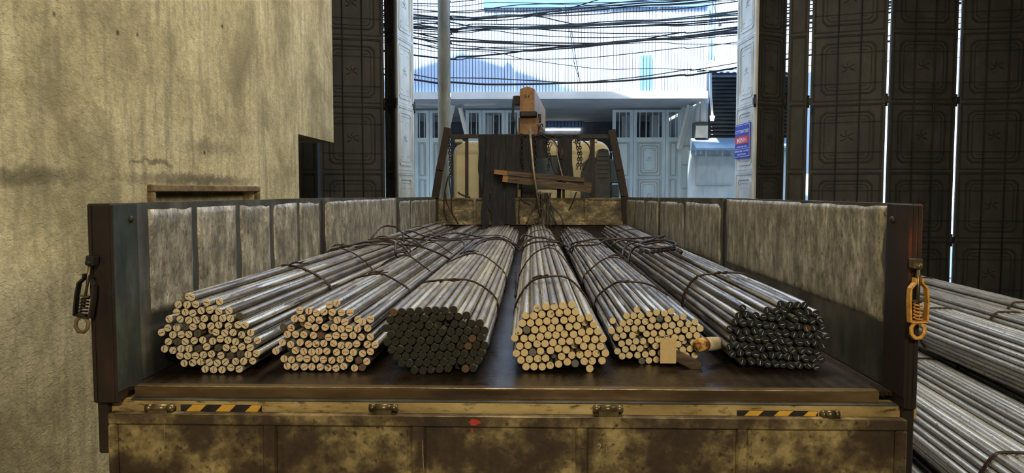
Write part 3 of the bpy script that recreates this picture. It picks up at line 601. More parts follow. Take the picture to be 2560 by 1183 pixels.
for i, (pts, r) in enumerate(CB):
    Yc = 13.0+.25*math.sin(i*2.4)
    w3 = [at(px, py, Yc) for px, py in pts]
    e0 = w3[0]-(w3[1]-w3[0]).normalized()*6 + Vector((0, 0, .6)); e1 = w3[-1]+(w3[-1]-w3[-2]).normalized()*7 + Vector((0, 0, .3))
    o = MB().tube(smooth_path([e0]+w3+[e1], 6), r*.82, 6).build('overhead_cable', 'cable_teal' if i in (3, 5) else 'cable')
    if i in (3, 5): tag(o, 'teal sheathed overhead cable, %s from the top at the left open gate leaf' % ORD[rank[i]], 'cable', 'overhead cables across the street')
    elif i == 17: tag(o, 'thickest twisted black cable, lowest of those over the street', 'cable')
    else: tag(o, 'black overhead cable, %s from the top at the left open gate leaf' % ORD[rank[i]], 'cable', 'overhead cables across the street')
for i, pts in enumerate(([(1240, 30), (1242, 52), (1240, 62)], [(1413, 15), (1417, 38), (1418, 55)], [(1424, 70), (1432, 130), (1436, 160), (1448, 196)], [(1430, 80), (1440, 150), (1450, 205)])):
    tag(MB().tube(smooth_path([at(px, py, 12.9) for px, py in pts], 4), .006, 5).build('cable_end', 'cable'), ['cable end dangling at left of the overhead tangle, beside the pole', 'short cable end dangling near the middle top of the tangle', 'long thin cable dangling past the middle of the white facade', 'thin cable dangling just right of its twin past the facade middle'][i], 'cable', 'dangling cable ends')

# ================================================================ THE TRUCK
truck = empty('crane_truck', (-.07, 5.5, 0)); tag(truck, 'flatbed crane truck with cream cab, steel side boards and lowered tailgate', 'truck')
def T(mb, name, mats, parent=None, label=None):
    p = parent or truck
    off = truck.location + (p.location if p is not truck else Vector((0, 0, 0)))
    for i, v in enumerate(mb.v): mb.v[i] = (v[0]-off.x, v[1]-off.y, v[2]-off.z)
    o = mb.build(name, mats, p)
    if label: o['label'] = label
    return o
YF, YR = 9.35, 2.2
def xl(y): return -1.27+(y-2.2)*(.065/7.15)      # inner faces of the side boards
def xr_(y): return 1.11+(y-2.2)*(.065/7.15)
TOPZ = at(1330, 510, 2.2).z; TOPF = at(1330, 493, 9.35).z
def topz(y): return TOPZ+(TOPF-TOPZ)*min(1, (y-2.2)/2.2)*1.0 if y < 4.4 else at(1330, 494, y).z if y < 6 else TOPF
def tz(y):
    ks = [(2.2, TOPZ), (4.42, at(1330, 495, 4.42).z), (6.78, at(1330, 494, 6.78).z), (9.35, at(1330, 493, 9.35).z)]
    for (a0, b0), (a1, b1) in zip(ks, ks[1:]):
        if y <= a1: return b0+(b1-b0)*(y-a0)/(a1-a0)
    return ks[-1][1]
# deck
mb = MB(); mb.hexa([(xl(2.27)+.0, 2.27, DECK-.012), (xr_(2.27), 2.27, DECK-.012), (xr_(YF), YF, DECK-.012), (xl(YF), YF, DECK-.012), (xl(2.27), 2.27, DECK), (xr_(2.27), 2.27, DECK), (xr_(YF), YF, DECK), (xl(YF), YF, DECK)])
T(mb, 'deck', 'deck')
mb = MB(); xa, xb = at(340, 968, 2.27).x, at(2195, 990, 2.27).x
# wavy rubbed edge of the rear step
n = 60; vs = []; fs = []
for i in range(n+1):
    u = i/n; x = xa+(xb-xa)*u; wv = .0025*noise.noise((x*3, 0, 0))
    vs += [(x, 2.30, DECK+.003), (x, 2.268+wv, DECK+.003), (x, 2.262+wv, DECK-.003), (x, 2.264, DECK-.03), (x, 2.30, DECK-.03)]
for i in range(n):
    for k in range(5): fs.append((i*5+k, i*5+(k+1) % 5, (i+1)*5+(k+1) % 5, (i+1)*5+k))
fs += [(0, 1, 2, 3, 4), tuple(n*5+k for k in (4, 3, 2, 1, 0))]
mb.add(vs, fs); T(mb, 'rear_edge_bar', 'step')
zl = DECK-.032
mb = MB(); mb.bevbox((-1.315, 2.243, zl-.045), (1.17, 2.30, zl), .003); T(mb, 'sill_beam', ['sill'])
mb = MB(); mb.bevbox((-1.25, 2.238, zl-.003), (1.11, 2.262, zl+.001), .0005); T(mb, 'sill_ledge', 'side_smooth')
q = MB(); q.tube([(xa+(xb-xa)*i/n, 2.2655+.0025*noise.noise(((xa+(xb-xa)*i/n)*3, 0, 0)), DECK+.0025) for i in range(n+1)], .0014, 6); T(q, 'worn_edge_highlight', 'edge')
q = MB(); q.tube([(-1.31, 2.2445, zl-.0015), (1.165, 2.2445, zl-.0015)], .0012, 6); T(q, 'worn_edge_highlight', 'edge')
# hazard tape strips on the sill
def tape(pa, pb, first_black):
    Yt = 2.2425; za, zb_ = at((pa+pb)/2, 1037 if pa < 1000 else 1048, Yt).z, at((pa+pb)/2, 1012 if pa < 1000 else 1027, Yt).z
    xa, xb = at(pa, 1025, Yt).x, at(pb, 1025, Yt).x; h = zb_-za; sk = h*1.0
    p = MB(); p.box((xa, Yt-.0012, za), (xb, Yt, zb_))
    root = T(p, 'hazard_tape', 'tapek')
    st = (xb-xa)/2.75; x = xa+first_black*st
    while x < xb-.02:
        w_ = st*.47; q = MB(); xs_ = [x, x+w_, x+w_+sk, x+sk]; zz = [za+.0006, za+.0006, zb_-.0006, zb_-.0006]
        pl = [(min(max(u, xa), xb), v) for u, v in zip(xs_, zz)]
        q.prism(pl, 'y', Yt-.0022, Yt-.0011)
        for i, v in enumerate(q.v): q.v[i] = (v[0]+.07, v[1]-5.5, v[2])
        q.build('yellow_stripe', 'tapey', root); x += st
tape(452, 655, .07); tape(1842, 2045, .14)
# hinge barrels
for pa, pb, py in ((362, 432, 1022), (922, 992, 1021), (1484, 1558, 1024), (2056, 2100, 1038)):
    a = at(pa, py, 2.215); b = at(pb, py, 2.215); z = a.z
    h = MB()
    for u0, u1, r in ((0, .22, .0115), (.235, .76, .0122), (.775, 1, .0115)):
        x0_, x1_ = a.x+(b.x-a.x)*u0, a.x+(b.x-a.x)*u1
        h.tube([(x0_, 2.222, z), (x1_, 2.222, z)], r, 14)
    h.box((a.x+.015, 2.205, z-.035), (b.x-.015, 2.23, z-.004))
    T(h, 'tailgate_hinge', 'hinge')
# lowered tailgate
tg_top = DECK-.066; xa, xb = at(268, 1045, 2.2).x, at(2270, 1052, 2.2).x
mb = MB(); mb.bevbox((xa, 2.2, tg_top-.034), (xb, 2.235, tg_top), .004); mb.box((xa, 2.212, tg_top-.52), (xb, 2.233, tg_top-.034)); mb.bevbox((xa, 2.2, tg_top-.52), (xb, 2.235, tg_top-.47), .004)
tail = T(mb, 'tailgate', 'gate_mottle')
def sub(mb, name, mats, parent):
    for i, v in enumerate(mb.v): mb.v[i] = (v[0]+.07, v[1]-5.5, v[2])
    return mb.build(name, mats, parent)
for pa, pb in ((268, 292), (655, 690), (1026, 1064), (1440, 1472), (1842, 1872), (2240, 2270)):
    x0_, x1_ = at(pa, 1100, 2.2).x, at(pb, 1100, 2.2).x
    sub(MB().bevbox((x0_, 2.2, tg_top-.47), (x1_, 2.222, tg_top-.034), .006), 'tailgate_rib', 'gate_mottle', tail)
for (pa, pb, a0, b0) in ((298, 650, 1100, 1300), (700, 1020, 1100, 1300), (1070, 1436, 1100, 1300), (1478, 1838, 1100, 1300), (1878, 2236, 1100, 1300)):
    x0_, x1_ = at(pa, 1100, 2.2).x, at(pb, 1100, 2.2).x
    sub(MB().bevbox((x0_+.004, 2.2105, tg_top-.465), (x1_-.004, 2.214, tg_top-.04), .001), 'tailgate_panel', 'gate_mottle', tail)
q = MB(); q.tube([(xa+.004, 2.2015, tg_top-.0015), ((xa+xb)/2, 2.2015, tg_top-.001), (xb-.004, 2.2015, tg_top-.0015)], .0013, 6); sub(q, 'worn_edge_highlight', 'edge', tail)
# red paint blot on the rim and its drip
q = MB(); c0 = at(1187, 1056, 2.1995)
pl = [(c0.x+.017*math.cos(t_*PI/7)*(1+.25*math.sin(t_*3)), c0.z+.0095*math.sin(t_*PI/7)*(1+.2*math.cos(t_*5))) for t_ in range(14)]
q.prism(pl, 'y', 2.1988, 2.2002); c1 = at(1180, 1078, 2.2079); q.box((c1.x-.002, 2.2075, c1.z-.006), (c1.x+.002, 2.2095, c1.z+.006)); sub(q, 'paint_blot', 'red', tail)
q = MB()   # chalk 3 0
def zpts(l, Y=2.2076): return [at(px, py, Y) for px, py in l]
q.tube(smooth_path(zpts([(1493, 1114), (1500, 1111), (1500, 1118), (1495, 1121), (1503, 1125), (1501, 1133), (1496, 1138)]), 3), .0009, 5)
q.tube(smooth_path(zpts([(1522, 1113), (1516, 1119), (1518, 1129), (1526, 1129), (1529, 1119), (1523, 1113)]), 3), .0006, 5)
q.tube(zpts([(412, 1063), (411, 1094)]), .0007, 5); q.tube(zpts([(397, 1108), (412, 1104)]), .0007, 5); q.tube(zpts([(1057, 1100), (1058, 1160), (1060, 1181)], 2.199), .0008, 5)
sub(q, 'chalk_writing', 'chalk', tail)

# side boards: three per side, each with pressed flats
JT = [2.345, 4.40, 6.76, 9.35]
def side(sgn, fx):
    lab = 'left' if sgn < 0 else 'right'
    for k in range(3):
        y0, y1 = JT[k]+(0 if k == 0 else .045), JT[k+1]-.045
        o = .035*sgn
        # slightly buckled top edge and dented sheet
        ny = 50; nz = 10; vs = []; fs = []
        for i in range(ny+1):
            y = y0+(y1-y0)*i/ny
            zt = tz(y)+.003*noise.noise((y*3.1, sgn*3, 0))
            for j in range(nz+1):
                z = DECK+(zt-DECK)*j/nz
                dx = .006*noise.noise((y*2.2, z*3, sgn*5.))+.0035*noise.noise((y*9, z*9, sgn*2.))
                vs.append((fx(y)+sgn*.004-sgn*0+dx*.7, y, z))
            for j in (nz,): vs.append((fx(y)+o, y, zt))
            vs.append((fx(y)+o, y, DECK-.03))
        st_ = nz+3
        for i in range(ny):
            for j in range(nz+2): fs.append((i*st_+j, (i+1)*st_+j, (i+1)*st_+j+1, i*st_+j+1))
            fs.append((i*st_+nz+2, (i+1)*st_+nz+2, (i+1)*st_, i*st_))
        fs += [tuple(range(st_)), tuple(ny*st_+q for q in reversed(range(st_)))]
        m_ = MB(); m_.add(vs, fs); pan = T(m_, 'side_board', 'side_smooth')
        # pressed flats standing proud
        nf = ([5, 1, 4] if sgn < 0 else [1, 2, 3])[k]
        if k < 3:
            L = (y1-y0); wf_ = L/nf
            for q in range(nf):
                ya, yb = y0+q*wf_+(.025 if nf > 1 else .006)+(.05 if (k == 0 and q == 0 and nf > 1) else 0), y0+(q+1)*wf_-(.02 if nf > 1 else .006)
                zlo, zhi = DECK+(.20 if k == 0 else .17), min(tz(ya), tz(yb))-((.022 if k == 0 else .03) if nf > 1 else .006)
                nn = 14 if nf > 1 else 24
                vv = []; ff = []
                for i in range(nn+1):
                    for j in range(nn+1):
                        u, v = i/nn, j/nn; y = ya+(yb-ya)*u; z = zlo+(zhi-zlo)*v
                        edge = min(u, 1-u, v, 1-v)*nn
                        pr = .0 if edge < .5 else .0045
                        vv.append((fx(y)-sgn*(pr-.004)+(.0016 if edge >= .5 else .0004)*noise.noise((y*12, z*12, sgn*7.)), y, z))
                for i in range(nn):
                    for j in range(nn): ff.append((i*(nn+1)+j, (i+1)*(nn+1)+j, (i+1)*(nn+1)+j+1, i*(nn+1)+j+1))
                base = (nn+1)**2
                for i in range(nn+1):
                    for j in range(nn+1):
                        y = ya+(yb-ya)*i/nn; z = zlo+(zhi-zlo)*j/nn; vv.append((fx(y)+sgn*.02, y, z))
                def idx(i, j): return i*(nn+1)+j
                for i in range(nn):
                    ff += [(idx(i, 0), base+idx(i, 0), base+idx(i+1, 0), idx(i+1, 0)), (idx(i, nn), idx(i+1, nn), base+idx(i+1, nn), base+idx(i, nn)), (idx(0, i), idx(0, i+1), base+idx(0, i+1), base+idx(0, i)), (idx(nn, i), base+idx(nn, i), base+idx(nn, i+1), idx(nn, i+1))]
                m_ = MB(); m_.add(vv, ff, 0, True)
                sub(m_, 'pressed_panel', 'side', pan)
    for y in (4.40, 6.76):
        m_ = MB(); m_.bevbox((min(fx(y)-.004*(-sgn), fx(y)+sgn*.06), y-.042, DECK-.05), (max(fx(y)-.004*(-sgn), fx(y)+sgn*.06), y-.002, tz(y)-.004), .003)
        T(m_, 'side_post', 'dark')
    # corner post: inner strip, channel and bolt
    xi = fx(2.27); xo = at(215 if sgn < 0 else 2310, 512, 2.2).x
    m_ = MB(); m_.bevbox((min(xi, xo), 2.2, DECK-.035), (max(xi, xo), 2.34, TOPZ), .005)
    # shallow channel lips
    po = T(m_, 'corner_post', ['post' if sgn < 0 else 'rust'])
    m2 = MB(); m2.box((min(xi, xi-sgn*.003), 2.205, DECK), (max(xi, xi-sgn*.003), 2.34, TOPZ-.003)); sub(m2, 'inner_strip', 'corner' if sgn < 0 else 'post', po)
    m2 = MB(); m2.box((min(xi, xo)+.006, 2.197, DECK-.03), (min(xi, xo)+.016, 2.202, TOPZ-.005)); m2.box((max(xi, xo)-.016, 2.197, DECK-.03), (max(xi, xo)-.006, 2.202, TOPZ-.005)); sub(m2, 'channel_lip', 'post', po)
    b0 = MB(); yb_ = 2.30; zb_ = at(300, 548, 2.30).z
    b0.tube([(xi, yb_, zb_), (xi-sgn*.008, yb_, zb_), (xi-sgn*.012, yb_, zb_)], [.012, .011, .006], 12); sub(b0, 'bolt', 'dark', po)
    # frame running down below the deck
    m_ = MB(); xo2 = at(243 if sgn < 0 else 2287, 1080, 2.22).x; m_.bevbox((min(xo2, xo2-sgn*.035), 2.225, DECK-(.20 if sgn < 0 else .45)), (max(xo2, xo2-sgn*.035), 2.5, DECK-.035), .004); T(m_, 'frame_upright', 'post')
    m_ = MB(); m_.bevbox((min(fx(3), fx(3)+sgn*.07), 2.45, DECK-.12), (max(fx(3), fx(3)+sgn*.07), YF, DECK-.02), .004); T(m_, 'side_rail', 'dark')
side(-1, xl); side(1, xr_)
# over-centre latches with spring and ring
def latch(sgn, px, pytop, tilt, mat):
    root = empty('latch'); root.parent = truck; c = at(px, pytop, 2.165); root.location = c - truck.location; root.rotation_euler = (0, tilt, 0)
    def S_(m, n_, mt): return m.build(n_, mt, root)
    k = .00112*1.04
    P_ = lambda l, y=0: [(x*k, y, -z*k) for x, z in l]
    out = [(-8, 30), (-8, 42), (-20, 56), (-22, 90), (-20, 140), (20, 140), (22, 90), (20, 56), (8, 42), (8, 30)]
    m = MB()
    for a_, b_ in zip(out, out[1:]): 
        A = Vector((a_[0]*k, 0, -a_[1]*k)); B_ = Vector((b_[0]*k, 0, -b_[1]*k)); m.bar(A, B_, .022, .005, up=(B_-A).cross(Vector((0, 1, 0))))
    S_(m, 'latch_frame', mat)
    S_(MB().tube(P_([(0, 0), (1, 60), (-1, 118)]), .0042, 8), 'latch_rod', 'hinge')
    sp = [(.0105*math.cos(t_*.7), .0105*math.sin(t_*.7), -(92+t_*.95)*k) for t_ in range(48)]
    S_(MB().tube(sp, .0028, 6), 'latch_spring', mat)
    S_(MB().box((-.014, -.009, -.104), (.014, .009, -.100)), 'spring_plate', 'hinge')
    S_(MB().tube([(0, -.012, 0), (0, .05, 0)], .008, 10).bevbox((-.012, -.004, -.008), (.012, .03, .02), .002), 'pivot_pin', 'dark' if sgn < 0 else 'hinge')
    ring = [(17*math.cos(t_*PI/4+PI/8)*k, 0, (-162+21*math.sin(t_*PI/4+PI/8))*k) for t_ in range(8)]
    S_(MB().tube(ring, .0058, 6, True), 'latch_ring', 'wood_frame' if sgn < 0 else mat)
latch(-1, 224, 657, .16, 'dark'); latch(1, 2295, 665, -.03, 'yellow_latch')

# headboard with ribs
hz0 = at(1330, 557, 9.3).z
mb = MB(); mb.box((xl(YF), YF, hz0), (xr_(YF), YF+.05, at(1330, 497, YF).z)); hb = T(mb, 'headboard', 'head')
mb = MB(); mb.box((xl(YF), YF+.03, DECK), (xr_(YF), YF+.08, hz0)); T(mb, 'lower_headboard', 'dark')
for px in (1096, 1187, 1280, 1372, 1465, 1558):
    a = at(px, 520, YF).x; sub(MB().bevbox((a-.018, YF-.02, hz0), (a+.018, YF+.01, at(1330, 498, YF).z), .004), 'headboard_rib', 'head', hb)
sub(MB().bevbox((xl(YF)+.01, YF-.024, hz0-.03), (xr_(YF)-.01, YF+.01, hz0+.01), .004), 'headboard_flange', 'head', hb)
sub(MB().bevbox((xl(YF)+.01, YF-.015, at(1330, 500, YF).z), (xr_(YF)-.01, YF+.05, at(1330, 495, YF).z), .004), 'headboard_cap', 'head', hb)
# rack above it
for pts in ([(1120, 320), (1099, 425), (1088, 495), (1088, 575)], [(1529, 325), (1549, 425), (1561, 490), (1566, 575)]):
    w3 = [at(px, py, YF-.02) for px, py in pts]; m = MB()
    for a_, b_ in zip(w3, w3[1:]): m.bar(a_, b_+(b_-a_).normalized()*.01, .085, .09, up=(0, 1, 0))
    T(m, 'rack_upright', 'post')
a = at(1122, 341, YF); b = at(1532, 341, YF); T(MB().bar(a, b, .05, .05), 'rack_rail', 'dark')
for px, wv in ((1167, .04), (1202, .05), (1409, .03), (1481, .055), (1290, .04)):
    T(MB().bar(at(px, 343, YF+.01), at(px, 500, YF+.01), wv, .04, up=(0, 1, 0)), 'rack_bar', 'post')

# cab
CY = 10.7
cx0, cx1 = at(1133, 478, CY).x, at(1525, 478, CY).x; cz1 = at(1330, 352, CY).z; cz0 = .95
def rrect(x0_, x1_, z0_, z1_, r, n=6): return arc(x1_-r, z1_-r, r, 0, 90, n)+arc(x0_+r, z1_-r, r, 90, 180, n)+[(x0_, z0_), (x1_, z0_)]
mb = MB(); loops = []
for y, ins in ((CY, .05), (CY+.015, .02), (CY+.05, 0), (CY+1.35, 0), (CY+1.6, .06), (CY+1.72, .2)):
    loops.append([(x, y, z) for x, z in rrect(cx0+ins, cx1-ins, cz0, cz1-ins*(1 if y < CY+1 else 1.6), .2)])
n = len(loops[0]); vs = [p for l in loops for p in l]; fs = []
for k in range(len(loops)-1):
    for i in range(n): fs.append((k*n+i, k*n+(i+1) % n, (k+1)*n+(i+1) % n, (k+1)*n+i))
fs += [tuple(range(n)), tuple((len(loops)-1)*n+i for i in reversed(range(n)))]
mb.add(vs, fs, 0); cab = T(mb, 'cab', 'cab')
for pa, pb, pt, pl in ((1168, 1210, 388, 520), (1427, 1452, 388, 520)):
    a = at(pa, pt, CY); b = at(pb, pl, CY); sub(MB().bevbox((a.x, CY-.012, b.z), (b.x, CY+.02, a.z), .01), 'pressed_rib', 'cab', cab)
for px in (1152, 1490): 
    a = at(px, 352, CY); sub(MB().bevbox((a.x-.09, CY-.01, a.z-.03), (a.x+.02, CY+1.3, a.z+.02), .012), 'roof_ridge', 'cab', cab)
for px in (1220, 1380, 1437): 
    a = at(px, 352, CY); sub(MB().bevbox((a.x-.03, CY-.01, a.z-.03), (a.x+.03, CY+1.3, a.z+.02), .012), 'roof_ridge', 'cab', cab)
a = at(1300, 392, CY); b = at(1412, 470, CY); sub(MB().bevbox((a.x, CY-.004, b.z), (b.x, CY+.02, a.z), .003), 'rear_window', 'glass', cab)
m = MB()
for (xa, za, xb, zb_) in ((a.x-.02, a.z, b.x+.02, a.z+.02), (a.x-.02, b.z-.02, b.x+.02, b.z), (a.x-.02, b.z, a.x, a.z), (b.x, b.z, b.x+.02, a.z)): m.box((xa, CY-.01, za), (xb, CY+.02, zb_))
sub(m, 'window_seal', 'black', cab)
# black air intake behind the cab and a lower box beside it
a = at(1487, 372, 10.5); b = at(1523, 520, 10.5)
mb = MB(); mb.prism([(a.x, b.z-.6), (b.x, b.z-.6), (b.x, a.z-.12), (b.x-.03, a.z-.02), (b.x-.1, a.z), (a.x+.05, a.z-.015), (a.x, a.z-.25)], 'y', 10.42, 10.66)
T(mb, 'air_intake', 'black')
for k in range(6):
    z = a.z-.1-k*.06; T(MB().box((a.x+.03, 10.405, z-.008), (b.x-.03, 10.425, z+.008)), 'intake_fin', 'black')
a = at(1455, 395, 10.5); b = at(1487, 520, 10.5); mb = MB(); mb.prism([(a.x, b.z-.6), (b.x, b.z-.6), (b.x, a.z+.01), (b.x-.08, a.z), (a.x+.02, a.z-.07), (a.x, a.z-.2)], 'y', 10.45, 10.66); T(mb, 'filter_box', 'black')
# mirror
mr = MB(); mr.tube(smooth_path([at(1525, 382, 11.6), at(1536, 380, 11.7), at(1540, 392, 11.7), at(1541, 400, 11.7)], 4), .012, 6); mr.tube([at(1526, 476, 11.6), at(1541, 474, 11.7)], .012, 6); T(mr, 'mirror_arm', 'black')
for (pa, pt, pb, pl) in ((1526, 398, 1540, 458), (1528, 462, 1543, 494)):
    a = at(pa, pt, 11.6); b = at(pb, pl, 11.6); o = T(MB().bevbox((a.x, 11.6, b.z), (b.x+.04, 11.67, a.z), .015), 'wing_mirror', 'black')
    sub(MB().bevbox((a.x+.015, 11.594, b.z+.015), (b.x+.025, 11.602, a.z-.015), .002), 'mirror_glass', 'glass', o)
# crane: column, knuckle, boom, hoses
a = at(1318, 254, 9.9); b = at(1349, 300, 12.4)
d = (b-a).normalized(); sxv = d.cross(Vector((0, 0, 1))).normalized(); uv = sxv.cross(d)
mb = MB(); pr = [(-.098, -.20), (.098, -.20), (.098, .165), (0, .20), (-.098, .165)]
L = (b-a).length; vs = [a+d*t_+sxv*u+uv*v for t_ in (0, L) for u, v in pr]
mb.add(vs, [(0, 1, 2, 3, 4), (9, 8, 7, 6, 5)]+[(i, i+5, (i+1) % 5+5, (i+1) % 5) for i in range(5)])
boom = T(mb, 'crane_boom', 'orange')
m = MB()
for (u0, u1, v0, v1) in ((-.098, -.08, -.2, .16), (.08, .098, -.2, .16), (-.08, .08, -.2, -.165)):
    p = [a-d*.012+sxv*u+uv*v for u, v in ((u0, v0), (u1, v0), (u1, v1), (u0, v1))]; q = [x_+d*.014 for x_ in p]; m.hexa(p+q)
sub(m, 'end_plate_rim', 'orange', boom)
m = MB(); m.tube([a-d*.004+sxv*-.03+uv*.09, a-d*.004+sxv*-.012+uv*.09, a-d*.004+sxv*-.02+uv*.07, a-d*.004+sxv*-.012+uv*.06, a-d*.004+sxv*-.03+uv*.05], .004, 5); m.tube([a-d*.004+sxv*.01+uv*.045, a-d*.004+sxv*.028+uv*.09], .004, 5); sub(m, 'painted_mark', 'dark', boom)
a = at(1296, 292, 9.95); b = at(1347, 345, 9.95)
T(MB().bevbox((a.x, 9.95, b.z+.03), (b.x, 10.3, a.z), .02), 'crane_column', 'orange')
T(MB().bevbox((a.x+.03, 9.97, b.z-.9), (b.x-.03, 10.28, b.z+.03), .02), 'crane_mast', 'dark')
a = at(1299, 279, 9.9); b = at(1343, 293, 9.9); T(MB().bevbox((a.x, 9.86, b.z), (b.x, 10.4, a.z), .015), 'boom_knuckle', 'dark')
a = at(1283, 239, 9.95); b = at(1300, 262, 9.95); T(MB().bevbox((a.x, 9.95, b.z), (b.x, 10.2, a.z), .01), 'boom_bracket', 'post')
a = at(1345, 285, 10.0); b = at(1353, 305, 10.0); T(MB().bevbox((a.x, 10, b.z), (b.x, 10.2, a.z), .005), 'boom_cleat', 'dark')
for k, pts in enumerate(([(1284, 242), (1281, 275), (1286, 300), (1292, 335)], [(1288, 240), (1285, 262), (1284, 290), (1291, 320), (1294, 340)], [(1349, 318), (1346, 328), (1348, 335)])):
    T(MB().tube(smooth_path([at(px, py, 9.9) for px, py in pts], 4), .01, 6), 'hydraulic_hose', 'cable')
hk = [(1345, 312), (1348, 322), (1352, 312), (1356, 311), (1357, 318)]
T(MB().tube(smooth_path([at(px, py, 9.88) for px, py in hk], 4), .009, 6), 'hook', 'dark')
T(MB().bevbox((-.5, 9.8, .8), (.5, 10.5, 1.55), .03), 'crane_base', 'orange')
# chassis and wheels below the bed
for s in (-1, 1):
    T(MB().bevbox((-.07+s*.38-.04, 2.6, .72), (-.07+s*.38+.04, 12.0, .98), .01), 'chassis_rail', 'dark')
for y in (2.9, 3.7, 4.5, 5.3, 6.1, 6.9, 7.7, 8.5, 9.2): T(MB().bevbox((-1.25, y-.03, .98), (1.1, y+.03, DECK-.014), .005), 'cross_member', 'dark')
for y in (3.9, 5.2, 11.3):
    for s in (-1, 1):
        xw = -.07+s*.93; m = MB(); m.tube([(xw-.14, y, .48), (xw-.13, y, .48), (xw+.13, y, .48), (xw+.14, y, .48)], [.42, .48, .48, .42], 28); wo = T(m, 'wheel', 'rubber')
        m = MB(); m.tube([(xw+s*.12, y, .48), (xw+s*.15, y, .48)], [.24, .22], 20); sub(m, 'wheel_rim', 'beam', wo)
for y in (3.9, 5.2, 11.3): T(MB().tube([(-1.0, y, .48), (.86, y, .48)], .06, 10), 'axle', 'dark')
for y in (3.9, 5.2, 11.3): T(MB().bevbox((-.5, y-.15, .5), (.36, y+.15, .75), .01), 'spring_block', 'dark')

# ================================================================ LOAD: six tied bundles of round bar
def inside(p, poly):
    x, z = p; c = False; n = len(poly)
    for i in range(n):
        x0_, z0_ = poly[i]; x1_, z1_ = poly[i-1]
        if (z0_ > z) != (z1_ > z) and x < (x1_-x0_)*(z-z0_)/(z1_-z0_)+x0_: c = not c
    return c
def grid(poly, p, ox, oz, ang):
    out = []; xs_ = [q[0] for q in poly]; zs_ = [q[1] for q in poly]; cx, cz = sum(xs_)/len(xs_), sum(zs_)/len(zs_)
    ca, sa = math.cos(ang), math.sin(ang)
    for i in range(-16, 17):
        for j in range(-16, 17):
            u = (i+.5*(j % 2))*p+ox; v = j*p*.866+oz; x = cx+u*ca-v*sa; z = cz+u*sa+v*ca
            if inside((x, z), poly): out.append([x, z])
    return out
def pack(poly, r, n, rnd, jit, loose=2.02):
    best = None
    for k in range(60):
        p = 2*r*(1.0+.006*k); g = grid(poly, p, rnd.uniform(-r, r), rnd.uniform(-r, r), rnd.uniform(-.12, .12))
        if best is None or abs(len(g)-n) < abs(len(best)-n): best = g
        if len(g) < n-2: break
    g = best
    for ax in (0, 1):      # spread the layers to the full outline
        a0, a1 = min(q[ax] for q in g), max(q[ax] for q in g); b0, b1 = min(q[ax] for q in poly), max(q[ax] for q in poly)
        for q in g: q[ax] = b0+(q[ax]-a0)*(b1-b0)/(a1-a0)
    for q in g: q[0] += rnd.gauss(0, jit*r); q[1] += rnd.gauss(0, jit*r)
    lim = loose*r
    for it in range(80):
        for i in range(len(g)):
            for j in range(i+1, len(g)):
                dx, dz = g[j][0]-g[i][0], g[j][1]-g[i][1]; d2 = dx*dx+dz*dz
                if d2 < lim*lim:
                    d_ = math.sqrt(d2) or 1e-6; c = (lim-d_)/2/d_; g[i][0] -= dx*c; g[i][1] -= dz*c; g[j][0] += dx*c; g[j][1] += dz*c
        for q in g: q[1] = max(q[1], r+.0005)
    return g
def hull(pts):
    pts = sorted(map(tuple, pts)); 
    def half(ps):
        h = []
        for p in ps:
            while len(h) > 1 and (h[-1][0]-h[-2][0])*(p[1]-h[-2][1])-(h[-1][1]-h[-2][1])*(p[0]-h[-2][0]) <= 0: h.pop()
            h.append(p)
        return h
    a_ = half(pts); b_ = half(pts[::-1]); return a_[:-1]+b_[:-1]
def bar_mesh(r, L, mats, n=16):
    mb = MB(); vs = []; ch = r*.10
    for y, q in ((0, r-ch), (ch, r), (.007, r), (L-ch, r), (L, r-ch)):
        for k in range(n): vs.append((q*math.cos(2*PI*k/n), y, q*math.sin(2*PI*k/n)))
    fs = []
    for s_ in range(4):
        fs = []
        for k in range(n): l = (k+1) % n; fs.append((s_*n+k, s_*n+l, (s_+1)*n+l, (s_+1)*n+k))
        mb.add(vs, fs, 1 if s_ < 1 else 0, True)
    mb.add(vs, [tuple(range(n)), tuple(range(4*n, 5*n))], 1)
    me = bpy.data.meshes.new('bar'); me.from_pydata(mb.v, [], mb.f)
    for m in mats: me.materials.append(M[m])
    me.polygons.foreach_set('material_index', mb.m); me.polygons.foreach_set('use_smooth', mb.sm)
    import bmesh
    bm = bmesh.new(); bm.from_mesh(me); bmesh.ops.remove_doubles(bm, verts=bm.verts, dist=1e-6); bmesh.ops.recalc_face_normals(bm, faces=bm.faces); bm.to_mesh(me); bm.free()
    return me
def tie(parent, hl, y, r=.0048, peak=0., slack=0., double=False, off=.006, rnd=R, skew=0.):
    """wire loop round a bundle's outline at distance y"""
    cx = sum(p[0] for p in hl)/len(hl); cz = sum(p[1] for p in hl)/len(hl)
    top = max(p[1] for p in hl)
    m = MB()
    for rep in range(2 if double else 1):
        pts = []
        for i in range(len(hl)):
            a_, b_ = hl[i], hl[(i+1) % len(hl)]
            k = max(1, int(math.hypot(b_[0]-a_[0], b_[1]-a_[1])/.03))
            for j in range(k):
                x_ = a_[0]+(b_[0]-a_[0])*j/k; z_ = a_[1]+(b_[1]-a_[1])*j/k
                dx, dz = x_-cx, z_-cz; l = math.hypot(dx, dz); x_ += dx/l*off; z_ += dz/l*off
                z_ = max(z_, r*.6)
                f = max(0, (z_-cz)/(top-cz)); z_ += peak*max(0, 1-abs(x_-cx)/.13)*f+slack*f*f
                pts.append((x_, y+skew*(x_-cx)+rep*.014+.006*math.sin(6*x_/.1)*.3+rnd.uniform(-.002, .002), z_))
        for _ in range(2):
            q = [Vector(p_) for p_ in pts]; pts = [tuple((q[i_-1]+q[i_]*2+q[(i_+1) % len(q)])/4) for i_ in range(len(q))]
        m.tube(pts, r, 6, True)
    o = m.build('tie_wire', 'wire', parent)
    # twisted knot tail
    return o
